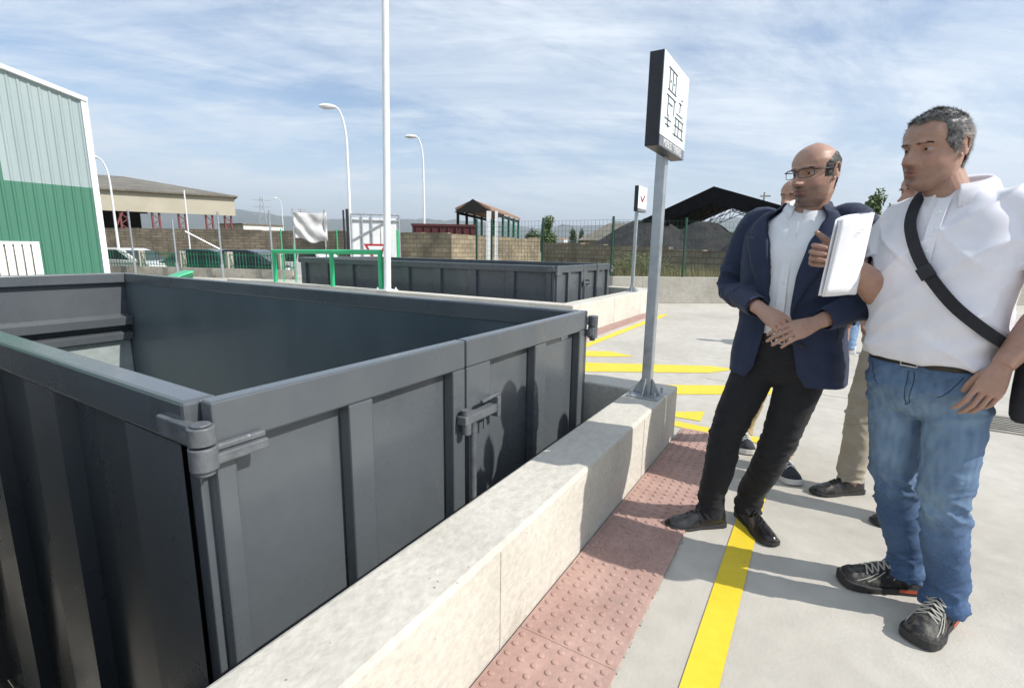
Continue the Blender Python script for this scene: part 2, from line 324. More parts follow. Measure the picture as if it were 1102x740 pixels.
# ---------------------------------------------------------------- ground with two pits
def sheet(name, rects, z, mt, kind='structure'):
    b_ = MB()
    for x0, x1, y0, y1 in rects: b_.add([(x0, y0, z), (x1, y0, z), (x1, y1, z), (x0, y1, z)], [(0, 1, 2, 3)])
    return tag(b_.build(name, mt), kind=kind)
PZ = -1.5
P1 = (-3.5, 3.19, 1.03, 9.4); P2 = (7.10, 10.9, 3.42, 12.2)
xs = [-40, P1[0], P1[1], P2[0], P2[1], 24]; ys = [-40, P1[2], P2[2], P1[3], P2[3], 40]
rc = []
for i in range(len(xs) - 1):
    for j in range(len(ys) - 1):
        mxx = (xs[i] + xs[i + 1]) / 2; my = (ys[j] + ys[j + 1]) / 2
        if any(p[0] < mxx < p[1] and p[2] < my < p[3] for p in (P1, P2)): continue
        if my > 24: pass
        rc.append((xs[i], xs[i + 1], ys[j], ys[j + 1]))
rc = [r if r[3] < 40 else (r[0], r[1], r[2], 24) for r in rc]
sheet('yard_ground', rc, 0, mat['yard'])
B = 9000
sheet('terrain', [(-B, -40, -B, B), (24, B, -B, B), (-40, 24, -B, -40), (-40, 24, 24, B)], -.4, mat['grass'])
sheet('street', [(-40, 15.19, 24.01, 33.5)], -.392, mat['asphalt'])
pb = MB()
for (x0, x1, y0, y1) in (P1, P2):
    pb.add([(x0, y0, PZ), (x1, y0, PZ), (x1, y1, PZ), (x0, y1, PZ)], [(0, 1, 2, 3)])
    for p, q in (((x0, y0), (x1, y0)), ((x1, y0), (x1, y1)), ((x1, y1), (x0, y1)), ((x0, y1), (x0, y0))):
        pb.add([(p[0], p[1], PZ), (q[0], q[1], PZ), (q[0], q[1], -.002), (p[0], p[1], -.002)], [(0, 1, 2, 3)])
tag(pb.build('pit_lining', mat['pit']), kind='structure')
# joints sawn in the slab: thin dark seams laid on top
jb = MB()
for x in (5.35,): jb.box(x, x + .012, -14, .9, .0, .0025)
for y in (-3.6,): jb.box(3.7, 14, y, y + .012, .0, .0025)
tag(jb.build('slab_joints', mat['oldc']), kind='structure')

# yellow markings 4 mm up
def paint(name, polys, z=.004):
    b_ = MB()
    for p in polys: b_.add([(x, y, z) for x, y in p], [tuple(range(len(p)))])
    return tag(b_.build(name, mat['yellow']), kind='structure')
def g2(px, py): p = hit(px, py, 2, 0); return (p.x, p.y)
paint('yellow_line', [[(-2, .133), (3.80, .125), (3.80, .225), (-2, .240)]])
paint('yellow_line', [[(3.68, .235), (3.80, .235), (3.83, 1.02), (3.71, 1.02)]])
paint('yellow_line', [[(4.1, 2.60), (10.4, 2.60), (10.4, 2.73), (4.1, 2.73)]])
paint('yellow_hatching', [
    [(5.94, 2.5), (6.1, 2.25), (5.98, 1.87), (5.72, 2.2), (5.6, 2.42)],
    [(5.2, 2.45), (5.98, .98), (5.98, .70), (5.62, .93), (4.75, 2.3)],
    [(4.72, 1.4), (5.42, .30), (5.08, .28), (4.35, 1.35)],
    [(4.04, .92), (4.2, .70), (3.93, .68), (3.92, .90)]])

# tactile strips
def tactile(name, x0, x1, y0, y1, near=True):
    b_ = MB(); x = x0; T = .40
    while x < x1 - .01:
        xe = min(x + T, x1); b_.box(x + .0006, xe - .0006, y0 + random.uniform(-.004, .004), y1, .0, .012 + random.uniform(-.0004, .0004)); x += T
    n = int((y1 - y0) / .047); sp_ = (y1 - y0) / n; nx = int((x1 - x0) / .047)
    seg = 12 if near else 6
    for i in range(nx):
        for j in range(n):
            cx = x0 + (i + .5) * .047; cy = y0 + (j + .5) * sp_; r = .0112; h = .0055; zb = .0115
            vs_ = []
            for k, (rr, z) in enumerate(((r, 0), (r * .9, h * .7), (r * .55, h))):
                vs_ += [(cx + rr * math.cos(2 * math.pi * t / seg), cy + rr * math.sin(2 * math.pi * t / seg), zb + z) for t in range(seg)]
            fs_ = [tuple(range(2 * seg, 3 * seg))]
            for k in range(2):
                fs_ += [(k * seg + t, k * seg + (t + 1) % seg, (k + 1) * seg + (t + 1) % seg, (k + 1) * seg + t) for t in range(seg)]
            b_.add(vs_, fs_)
    return tag(b_.build(name, mat['tact']), kind='structure')
tactile('tactile_paving', -1.08, 3.68, .415, .758)
tactile('tactile_paving', 6.6, 10.2, 2.84, 3.085, near=False)
# crumbled mortar edge of the strip
eb = MB(); x = -.3
while x < 3.6:
    l = random.uniform(.008, .03); eb.box(x, x + l, .410 + random.uniform(-.005, .003), .417, .0, .003 + random.random() * .003); x += l + random.choice((0, 0, .02, .05))
tag(eb.build('mortar_edge', mat['greyc']), kind='structure')

# low walls
def low_wall(name, segs, h, label, z0=-.01):
    b_ = MB()
    for (x0, x1, y0, y1) in segs: b_.box(x0, x1, y0, y1, z0, h)
    o = b_.build(name, mat['wallc'], bevel=.014); tag(o, label, 'wall'); return o
LW1 = low_wall('low_wall', [(-3.5, 3.46, .766, 1.02), (3.205, 3.45, 1.023, 9.6)], .38,
         'pale cast concrete low wall around the near pit with the tall sign post on its end')
fb = MB()
for x in (-1.1, 1.2, 1.93, 2.70): fb.box(x, x + .006, .7635, .7675, .0, .362)
for x0_, x1_, z_ in ((.2, 1.17, .205), (1.24, 1.9, .212), (1.97, 2.6, .20)): fb.box(x0_, x1_, .7645, .7675, z_, z_ + .004)
fb.build('formwork_seam', mat['wallc'], LW1)
low_wall('low_wall', [(7.09, 8.6, 3.12, 3.40), (8.603, 10.12, 3.12, 3.40), (6.83, 7.086, 3.12, 12.4), (10.91, 11.16, 3.42, 12.3), (10.123, 11.16, 3.12, 3.417)], .47,
         'pale cast concrete low wall around the far pit, behind the yellow hatching')
kerb = [V((11.9, 14, 0)), V((11.9, 4.4, 0)), V((12.34, 3.78, 0)), V((14.63, .63, 0)), V((20.5, -7.4, 0))]
kb = MB()
for i in range(len(kerb) - 1):
    d = (kerb[i + 1] - kerb[i]).normalized(); nrm = V((-d.y, d.x, 0)); nrm = nrm if nrm.x > 0 else -nrm
    p, q = kerb[i], kerb[i + 1]; e = d * .0
    kb.hexa([p - e, q + e, q + nrm * .25, p + nrm * .25, p + V((0, 0, .65)), q + V((0, 0, .65)), q + nrm * .25 + V((0, 0, .65)), p + nrm * .25 + V((0, 0, .65))])
tag(kb.build('boundary_wall', mat['greyc'], bevel=.01), 'long grey concrete boundary wall at the end of the yard under the green mesh fence', 'wall')

# ---------------------------------------------------------------- skips
def make_skip(x0, x1, y0, y1, zt, label, ribs, px0):
    zb = PZ + .12; root = empty('waste_skip', ((x0 + x1) / 2, (y0 + y1) / 2, PZ), label, 'skip', 'big grey open-topped skips sunk in the pits')
    P = mat['skip']; rh = .125; rw = .085; dep = .055
    def p(name, mb, mt=P, par=root, bev=.004): return mb.build(name, mt, par, bevel=bev)
    f = MB()                                             # side with pressed ribs, facing -X
    def side(xa, sgn, name):
        b_ = MB(); th = .012; prof = []
        y = y0 + .37; yl = [y0 + .07]; prof = [(y0 + .10, 0), (y, 0)]
        for (a_, c_) in ribs: prof += [(a_ - .06, 1), (c_ , 1), (c_ + .05, 0)] if False else []
        pts = [(y0 + .10, 0.0), (ribs[0][0], 0.0)]
        for i, (a_, c_) in enumerate(ribs):              # recess from a_ to c_
            pts += [(a_ + .045, dep), (c_ - .006, dep), (c_, 0.0)]
            nxt = ribs[i + 1][0] if i + 1 < len(ribs) else y1 - .08
            pts += [(nxt, 0.0)]
        vv = []; ff = []
        for (yy, d) in pts:
            for z in (zb, zt - rh):
                vv.append((xa + sgn * d, yy, z)); vv.append((xa + sgn * (dep + th), yy, z))
        for i in range(len(pts) - 1):
            k = i * 4; ff += [(k, k + 2, k + 6, k + 4), (k + 1, k + 5, k + 7, k + 3)]
        b_.add(vv, ff); p(name, b_, bev=0)
        r = MB(); r.box(xa - .004 if sgn > 0 else xa - rw, xa + rw if sgn > 0 else xa + .004, y0 + .06, y1, zt - rh, zt); p('top_rail', r, bev=.012)
        c = MB(); xa2 = xa + (.012 if sgn > 0 else -.09); c.box(xa2, xa2 + .078, y0 + .045, y0 + .10, zb, zt - rh - .001); p('corner_post', c)
    side(x0, 1, 'side_panel'); side(x1, -1, 'side_panel')
    l_ = MB(); l_.box(x0 + .071, x0 + .075, y0 + .10, y1 - .03, zb, zt - .03); p('inner_lining', l_, mat['skipin'], bev=0)
    l_ = MB(); l_.box(x1 - .075, x1 - .071, y0 + .10, y1 - .03, zb, zt - .03)
    p('inner_lining', l_, mat['skipin'], bev=0)
    e = MB(); e.box(x0 + .076, x1 - .076, y1 - .07, y1 - .032, zb, zt - .1); p('end_panel', e, mat['skip'], bev=0)
    e = MB(); e.box(x0 + .086, x1 - .086, y1 - .15, y1, zt - .12, zt + .005); p('top_rail', e, bev=.01)
    for z0_, z1_, d in ((zt - .68, zt - .54, .17), (zt - .88, zt - .755, .12)):
        e = MB(); e.hexa([(x0 + .08, y1 - .07 - d + .02, z0_), (x1 - .08, y1 - .07 - d + .02, z0_), (x1 - .08, y1 - .071, z0_ + .01), (x0 + .08, y1 - .071, z0_ + .01),
                          (x0 + .08, y1 - .07 - d, z1_ - .03), (x1 - .08, y1 - .07 - d, z1_ - .03), (x1 - .08, y1 - .071, z1_), (x0 + .08, y1 - .071, z1_)])
        p('stiffener', e, bev=.006)
    fl = MB(); fl.box(x0 + .08, x1 - .08, y0 + .07, y1 - .07, zb - .04, zb + .02); p('floor_plate', fl, mat['skipfloor_litpatch'], bev=0)
    fl = MB(); fl.box(x0 + .09, x1 - .09, y1 - .078, y1 - .0705, zb + .02, zt - .90); p('painted_lit_patch', fl, mat['skipfloor_litpatch'], bev=0)  # sunlit, reflecting foot of the end panel, painted as a paler plate
    sk = MB(); sk.box(x0 + .5, x0 + .62, y0 + .1, y1 - .1, PZ, zb - .04); sk.box(x1 - .62, x1 - .5, y0 + .1, y1 - .1, PZ, zb - .04); p('skid_rail', sk)
    W = x1 - x0; s_ = W / 2.48; xm = x0 + 1.125 * s_
    def door(stiles, xa, xb):
        d = MB(); d.box(xa, xb, y0 + .055, y0 + .075, zb + .02, zt - .06); dr = p('door', d, bev=0)
        d = MB()
        d.box(xa, xb, y0, y0 + .055, zt - .125, zt); d.box(xa, xb, y0, y0 + .055, zb, zb + .14)
        for (s0, s1) in stiles: d.box(s0, s1, y0, y0 + .055, zb + .14, zt - .125)
        fr = p('door_frame', d, par=dr, bev=.007)
        d = MB(); d.box(xa + .002, xb - .002, y0 - .003, y0 + .085, zt - .0, zt + .006)
        return dr
    X = lambda v: x0 + v * s_
    d1 = door([(X(.035), X(.09)), (X(.475), X(.58)), (X(1.035), xm - .006)], X(.035), xm - .006)
    d2 = door([(xm + .006, X(1.32)), (X(1.765), X(1.89)), (X(2.36), X(2.475))], xm + .006, X(2.475))
    k = MB(); k.box(X(2.19), X(2.29), y0 + .052, y0 + .0545, zt - .165, zt - .132); k.build('label_plate', mat['galv'], d2)
    # hinges at both corners
    for sx, xc in ((-1, x0 + .0), (1, x1 + .06)):
        h = MB(); yc = y0 - .012
        if sx < 0: h.cyl((xc, yc, zt - .05), (xc, yc, zt - .098), .033); h.cyl((xc, yc, zt - .104), (xc, yc, zt - .165), .034); h.cyl((xc, yc, zt - .165), (xc, yc, zt - .18), .024); h.cyl((xc, yc, zt - .05), (xc, yc, zt - .043), .024)
        else: h.cyl((xc, yc, zt - .04), (xc, yc, zt - .11), .034); h.cyl((xc, yc, zt - .114), (xc, yc, zt - .19), .034); h.cyl((xc, yc, zt - .19), (xc, yc, zt - .21), .02)
        hp = h.build('hinge', mat['skipedge'], root, bevel=.003, smooth='auto')
        g = MB()
        if sx < 0:
            g.box(xc - .02, xc + .012, yc + .02, yc + .19, zt - .105, zt - .05)
            g.box(xc + .02, xc + .165, yc - .022, yc + .011, zt - .158, zt - .128); g.box(xc + .02, xc + .165, yc - .010, yc + .010, zt - .126, zt - .108)
        else:
            g.box(xc - .09, xc - .015, yc - .02, yc + .01, zt - .17, zt - .12); g.box(xc - .04, xc + .01, yc + .02, yc + .15, zt - .1, zt - .05)
        g.build('hinge_plate', mat['skipedge'], hp, bevel=.005)
    # latch across the gap
    k = MB(); k.box(xm - .075, xm + .20, y0 - .055, y0 - .006, zt - .365, zt - .325); k.box(xm + .17, xm + .20, y0 - .06, y0 - .004, zt - .39, zt - .29)
    la = k.build('latch', mat['skipedge'], root, bevel=.004)
    k = MB(); k.cyl((xm - .045, y0 - .035, zt - .41), (xm - .045, y0 - .035, zt - .30), .022); k.cyl((xm + .012, y0 - .03, zt - .37), (xm + .012, y0 - .03, zb + .2), .016)
    k.cyl((xm + .10, y0 - .03, zt - .36), (xm + .10, y0 - .03, zt - .43), .006)
    k.build('latch_rod', mat['skipedge'], la, smooth='auto')
    k = MB(); k.bar((xm + .05, y0 - .05, zt - .285), (xm + .17, y0 - .06, zt - .27), .02, .012); k.build('latch_handle', mat['skipedge'], la, bevel=.003)
    return root
make_skip(.61, 3.09, 1.30, 8.05, .90, 'large dark grey skip filling the near pit at the left foreground', [(1.73, 2.30), (2.60, 3.17), (3.47, 4.04), (4.34, 4.91), (5.21, 5.78), (6.08, 6.65), (6.95, 7.5)], 0)
make_skip(-2.36, .12, 1.32, 8.07, .90, 'dark grey skip side by side with the large foreground one, nearest to the factory', [(1.75, 2.32), (2.62, 3.19), (3.49, 4.06), (4.36, 4.93), (5.23, 5.8), (6.10, 6.67), (6.97, 7.5)], 0)
make_skip(8.0, 10.62, 4.0, 11.2, 1.0, 'dark grey skip in the far pit seen beyond the big one', [(4.2, 4.88), (5.06, 5.75), (5.95, 6.64), (6.82, 7.51), (7.7, 8.38), (8.57, 9.25), (9.44, 10.12), (10.3, 10.95)], 0)

# ---------------------------------------------------------------- sign posts
def text_mesh(txt, size, name, mt, parent, origin, xdir, zdir, align='CENTER', sx=1.0, ext=.0008):
    cu = bpy.data.curves.new(name, 'FONT'); cu.body = txt; cu.size = size; cu.align_x = align; cu.align_y = 'CENTER'; cu.extrude = ext
    o = bpy.data.objects.new(name, cu); C.collection.objects.link(o)
    dg = bpy.context.evaluated_depsgraph_get(); me = bpy.data.meshes.new_from_object(o.evaluated_get(dg)); bpy.data.objects.remove(o)
    x = V(xdir).normalized(); z = V(zdir).normalized(); y = z.cross(x) * 1.0; nrm = x.cross(z)
    org = V(origin) - root_loc(parent)
    for v in me.vertices: c = v.co.copy(); v.co = org + x * c.x * sx + z * c.y + nrm * c.z
    me.materials.clear(); me.materials.append(mt)
    ob = bpy.data.objects.new(name, me); C.collection.objects.link(ob); ob.parent = parent; return ob
def sign_post(bx, by, bz, box, label, text, kind, group='signs on posts along the pits'):
    root = empty('sign_post', (bx, by, bz), label, 'sign', group)
    x0, x1, y0, y1, z0, z1 = box
    k = MB(); k.box(bx - .03, bx + .03, by - .03, by + .03, bz, z0 + .05); k.build('pole', mat['galv'], root, bevel=.006)
    k = MB(); k.box(bx - .11, bx + .11, by - .10, by + .10, bz, bz + .012)
    for sx, sy in ((1, 0), (-1, 0), (0, 1), (0, -1)):
        k.prism([(bx + sx * .03 - sy * .004, by + sy * .03 - sx * .004, bz + .012), (bx + sx * .10 - sy * .004, by + sy * .092 - sx * .004, bz + .012), (bx + sx * .03 - sy * .004, by + sy * .03 - sx * .004, bz + .12)], (sy * .008, sx * .008, 0))
    bp = k.build('base_plate', mat['galv'], root, bevel=.002)
    for sx in (-1, 1):
        for sy in (-1, 1): k = MB(); k.cyl((bx + sx * .085, by + sy * .075, bz + .012), (bx + sx * .085, by + sy * .075, bz + .045), .009, n=6); k.build('anchor_bolt', mat['galv'], bp)
    k = MB(); k.box(x0, x1, y0 + .004, y1, z0, z1); bxo = k.build('sign_box', mat['black'], root, bevel=.003)
    hb = (z1 - z0) * .115
    k = MB(); k.box(x0 + .002, x1 - .002, y0, y0 + .0035, z0 + hb + .003, z1 - .002); k.build('sign_face', mat['signface'], root)
    k = MB(); k.box(x0 + .002, x1 - .002, y0, y0 + .0035, z0 + .002, z0 + hb); k.build('text_bar', mat['signbar'], root)
    Wd = x1 - x0; Hh = z1 - z0
    if text: text_mesh(text, hb * 1.0, 'lettering', mat['signwhite'], root, ((x0 + x1) / 2, y0 - .0012, z0 + hb * .52), (1, 0, 0), (0, 0, 1), sx=.82)
    U = lambda u, v: V((x0 + u * Wd, y0 - .002, z0 + hb + v * (Hh - hb)))
    def ln(mb, pts, t=.0034):
        for p, q in zip(pts[:-1], pts[1:]): mb.bar(U(*p), U(*q), .003, t, up=V((0, 0, 1)) if abs(p[1] - q[1]) < 1e-6 else V((1, 0, 0)))
    if kind == 'furniture':
        a_ = MB()                                        # wardrobe, lamp, table, chair and bed pictograms drawn in thin lines
        ln(a_, [(.17, .86), (.50, .86)]); ln(a_, [(.22, .86), (.22, .60)]); ln(a_, [(.46, .86), (.46, .60)]); ln(a_, [(.34, .86), (.34, .62)]); ln(a_, [(.18, .60), (.50, .60)])
        ln(a_, [(.27, .73), (.27, .70)]); ln(a_, [(.40, .73), (.40, .70)])
        ln(a_, [(.16, .53), (.50, .53)]); ln(a_, [(.21, .53), (.21, .28)]); ln(a_, [(.44, .53), (.44, .34)]); ln(a_, [(.24, .44), (.38, .44)])
        ln(a_, [(.62, .56), (.74, .56)]); ln(a_, [(.68, .56), (.68, .44)]); ln(a_, [(.55, .40), (.80, .40)]); ln(a_, [(.72, .62), (.78, .62)])
        ln(a_, [(.12, .24), (.36, .24)]); ln(a_, [(.24, .30), (.24, .14)]); ln(a_, [(.16, .17), (.32, .17)])
        ln(a_, [(.50, .34), (.86, .34)]); ln(a_, [(.54, .34), (.54, .10)]); ln(a_, [(.66, .34), (.66, .12)]); ln(a_, [(.82, .34), (.82, .10)]); ln(a_, [(.50, .24), (.86, .24)]); ln(a_, [(.46, .12), (.90, .12)])
        a_.build('furniture_pictograms', mat['signline'], root)
    else:
        a_ = MB(); ln(a_, [(.25, .55), (.47, .33), (.74, .62)], .05); a_.build('tick_pictogram', mat['signredprint'], root)
    return root
sign_post(3.12, .885, .38, (2.745, 3.28, .80, .878, 1.84, 2.30), 'tall lightbox sign with furniture drawings on a grey post on the near low wall', 'MUEBLES Y ENSERES', 'furniture')
sign_post(9.97, 3.26, .47, (9.62, 10.15, 3.13, 3.21, 2.03, 2.50), 'smaller-looking distant sign with a red tick on a post on the far low wall', None, 'tick')

# ---------------------------------------------------------------- railing, tall pole, yield sign
r = empty('green_railing', (6.95, 8.9, .47), 'bright green tubular railing standing on the wall of the far pit', 'railing')
for y in (7.25, 8.65, 10.6):
    k = MB(); k.cyl((6.95, y, .47), (6.95, y, 1.17), .045, n=16); k.build('post', mat['greenrail'], r, smooth='auto')
k = MB(); k.cyl((6.95, 7.21, 1.19), (6.95, 10.64, 1.15), .048, n=16); k.build('top_rail', mat['greenrail'], r, smooth='auto')
r = empty('tall_pole', (6.95, 7.08, .47), 'tall white round mast on the wall beside the green railing', 'mast')
k = MB(); k.cyl((6.95, 7.08, .485), (7.10, 6.93, 9.5), .068, .052, n=24); k.build('pole', mat['whitem'], r, smooth='auto')
k = MB(); k.box(6.78, 7.08, 6.93, 7.23, .47, .49)
for sx in (-1, 1):
    for sy in (-1, 1): k.cyl((6.93 + sx * .12, 7.08 + sy * .12, .49), (6.93 + sx * .12, 7.08 + sy * .12, .53), .014, n=6)
k.build('base_plate', mat['whitem'], r)
yp = at(404, 262, 17)
r = empty('yield_sign', (yp.x, yp.y, 0), 'red and white inverted triangle yield sign behind the green railing', 'road sign')
dv = V((yp.x, yp.y, 0)).normalized(); sdv = V((-dv.y, dv.x, 0)); cz = 1.16
def tri(mb, s_, off, th):
    c = V((yp.x, yp.y, cz)) - dv * off; h = s_ * .577
    pts = [c + sdv * s_ / 2 + V((0, 0, h * .5)), c - sdv * s_ / 2 + V((0, 0, h * .5)), c - V((0, 0, h))]; mb.prism(pts, dv * th)
k = MB(); tri(k, .74, .05, .012); k.build('red_border', mat['red'], r)
k = MB(); tri(k, .50, .056, .005); k.build('white_field', mat['signface'], r)
k = MB(); k.cyl((yp.x, yp.y, 0), (yp.x, yp.y, 1.35), .03); k.build('post', mat['galv'], r)

# drain grate
r = empty('drain_grate', (5.2, -1.5, 0), 'dark slotted drain grate in the yard behind the man in the white polo', 'drain')
k = MB(); k.box(4.98, 5.42, -2.3, -1.12, .0, .003); k.build('channel', mat['dark'], r)
k = MB(); k.box(4.95, 4.98, -2.3, -1.12, 0, .012); k.box(5.42, 5.45, -2.3, -1.12, 0, .012); k.box(4.95, 5.45, -1.12, -1.09, 0, .012); k.box(4.95, 5.45, -2.33, -2.3, 0, .012)
x = 5.02
while x < 5.41: k.box(x, x + .022, -2.3, -1.12, .004, .011); x += .055
k.build('grille', mat['oldc'], r)

# ================================================================ BACKGROUND
# green factory building on the left (facade along X at y = 22)
FY = 22.0
cor = hit(99, 200, 1, FY); xc = cor.x
zc_ = hit(88, 108, 1, FY).z; zl = hit(0, 74, 1, FY); slope = (zl.z - zc_) / (zl.x - xc)
r = empty('factory_building', (xc - 6, FY, 0), 'green and pale blue-grey clad factory building with a sloping white-edged roof at the left', 'building')
def clad(mb, x0, x1, zf0, zf1, y):                       # corrugated sheet: ribs every 0.25 m
    p = .25; x = x0
    while x < x1 - 1e-4:
        xa = x; xb = min(x + p * .6, x1); xd = min(x + p * .7, x1); xe = min(x + p * .9, x1); xf = min(x + p, x1)
        for (u, v_, du, dv_) in ((xa, xb, 0, 0), (xb, xd, 0, .03), (xd, xe, .03, .03), (xe, xf, .03, 0)):
            if v_ - u < 1e-5: continue
            mb.add([(u, y - du, zf0(u)), (v_, y - dv_, zf0(v_)), (v_, y - dv_, zf1(v_)), (u, y - du, zf1(u))], [(0, 1, 2, 3)])
        x += p
roofz = lambda x: zc_ + slope * (x - xc)
zb_ = hit(96, 202, 1, FY).z; xs_ = hit(4, 195, 1, FY).x
wx0 = xc - 18
k = MB(); k.mat(mat['greeng']); clad(k, wx0, xs_, lambda x: -.4, lambda x: roofz(x), FY); clad(k, xs_, xc, lambda x: -.4, lambda x: zb_, FY)
k.mat(mat['greyg']); clad(k, xs_, xc, lambda x: zb_, lambda x: roofz(x), FY)
k.build('cladding', None, r)
k = MB(); k.hexa([(wx0, FY + .05, -.4), (xc - .02, FY + .05, -.4), (xc - .02, FY + 14, -.4), (wx0, FY + 14, -.4), (wx0, FY + .05, roofz(wx0)), (xc - .02, FY + .05, roofz(xc)), (xc - .02, FY + 14, roofz(xc)), (wx0, FY + 14, roofz(wx0))]); k.build('rear_walls', mat['greyg'], r)
k = MB(); k.bar((wx0, FY - .03, roofz(wx0) + .06), (xc + .15, FY - .03, roofz(xc + .15) + .06), .25, .13); k.build('roof_edge', mat['whitem'], r)
k = MB(); k.box(xc - .02, xc + .16, FY - .10, FY + .06, -.4, roofz(xc) - .02); k.build('corner_trim', mat['whitem'], r)
wt = hit(42, 263, 1, FY - .1); wn = MB(); xa, xb, za, zb = wt.x - 4.2, wt.x, -.15, wt.z
for b_ in ((xa, xa + .09, za, zb), (xb - .09, xb, za, zb), (xa, xb, zb, zb + .09), (xa, xb, za - .09, za)): wn.box(b_[0], b_[1], FY - .14, FY - .02, b_[2], b_[3])
wd = wn.build('window_frame', mat['whitem'], r)
k = MB(); k.box(xa + .09, xb - .09, FY - .06, FY - .04, za, zb); k.build('pane', mat['oldc'], wd)
k = MB(); x = xa + .1
while x < xb - .1: k.bar((x, FY - .12, za), (x, FY - .12, zb), .165, .012, up=V((0, 1, 0))); x += .21
k.build('slat', mat['whitem'], wd)

# concrete base wall + green palisade fence with posts, far left
A = V((6.6, 31.5, 0)); Bp = V((12.2, 17.3, 0)); dAB = (Bp - A).normalized(); nAB = V((-dAB.y, dAB.x, 0))
r = empty('palisade_fence', tuple((A + Bp) / 2), 'green palisade fence on a stained concrete base wall, between the yard and the parked cars', 'fence')
def wallseg(mb, p, q, t, z0, z1):
    d = (q - p).normalized(); n = V((-d.y, d.x, 0)) * t
    mb.hexa([p + V((0, 0, z0)), q + V((0, 0, z0)), q + n + V((0, 0, z0)), p + n + V((0, 0, z0)), p + V((0, 0, z1)), q + V((0, 0, z1)), q + n + V((0, 0, z1)), p + n + V((0, 0, z1))])
k = MB(); wallseg(k, A, Bp, -.2, -.4, .36); k.build('base_wall', mat['oldc'], r)
Lf = (Bp - A).length; k = MB(); s = 0
while s < Lf:
    p = A + dAB * s + V((0, 0, .362)) - nAB * .1; k.box(p.x - .009, p.x + .009, p.y - .009, p.y + .009, p.z, .98); s += .135
k.build('pales', mat['greenf'], r)
k = MB()
for z in (.45, .88): k.bar(A - nAB * .08 + V((0, 0, z)), Bp - nAB * .08 + V((0, 0, z)), .03, .03)
k.build('fence_rail', mat['greenf'], r)
def on_line(px, P0, P1_):                                # where a pixel column's vertical plane crosses the line P0-P1
    d = ray(px, 262); n = V((-d.y, d.x, 0)); t = -(P0.dot(n)) / ((P1_ - P0).dot(n)); return P0 + (P1_ - P0) * t
for i, (px, top) in enumerate(((150, 0), (194, 0), (245, 0), (301, 0))):
    p = on_line(px, A, Bp); k = MB(); k.box(p.x - .11, p.x + .11, p.y - .11, p.y + .11, -.4, 1.0); k.build('concrete_post', mat['greyc'], r)
lbl = ['thin tall steel post nearest to the green factory corner, in front of the white car', 'thin tall steel post beside the green bin', 'thin tall steel post in front of the dark green car', 'thin tall steel post beside the left end of the green railing']
for i, (px, top) in enumerate(((142, 226), (188, 236), (237, 228), (292, 226))):
    p = on_line(px, A - nAB * .4, Bp - nAB * .4); D = math.hypot(p.x, p.y); zt_ = at(px, top, D).z
    k = MB(); k.cyl((0, 0, -.4), (0, 0, zt_), .035, n=10); k.cyl((0, 0, -.4), (0, 0, .55), .06, n=10)
    o = k.build('steel_post', mat['galv']); o.location = (p.x, p.y, 0); tag(o, lbl[i], 'post', 'steel posts along the palisade fence')
# green bin
p = at(193, 292, 16.5)
r = empty('green_bin', (p.x, p.y, 0), 'small green waste bin with a slanted lid in front of the stained base wall', 'bin')
k = MB(); k.hexa([(p.x - .2, p.y - .2, 0), (p.x + .2, p.y - .2, 0), (p.x + .2, p.y + .2, 0), (p.x - .2, p.y + .2, 0), (p.x - .24, p.y - .24, .36), (p.x + .24, p.y - .24, .5), (p.x + .24, p.y + .24, .5), (p.x - .24, p.y + .24, .36)]); k.build('body', mat['greenf'], r, bevel=.02)
k = MB(); k.hexa([(p.x - .26, p.y - .26, .37), (p.x + .26, p.y - .26, .52), (p.x + .26, p.y + .26, .52), (p.x - .26, p.y + .26, .37), (p.x - .24, p.y - .24, .42), (p.x + .24, p.y - .24, .58), (p.x + .24, p.y + .24, .58), (p.x - .24, p.y + .24, .42)]); k.build('lid', mat['greenrail'], r, bevel=.02)

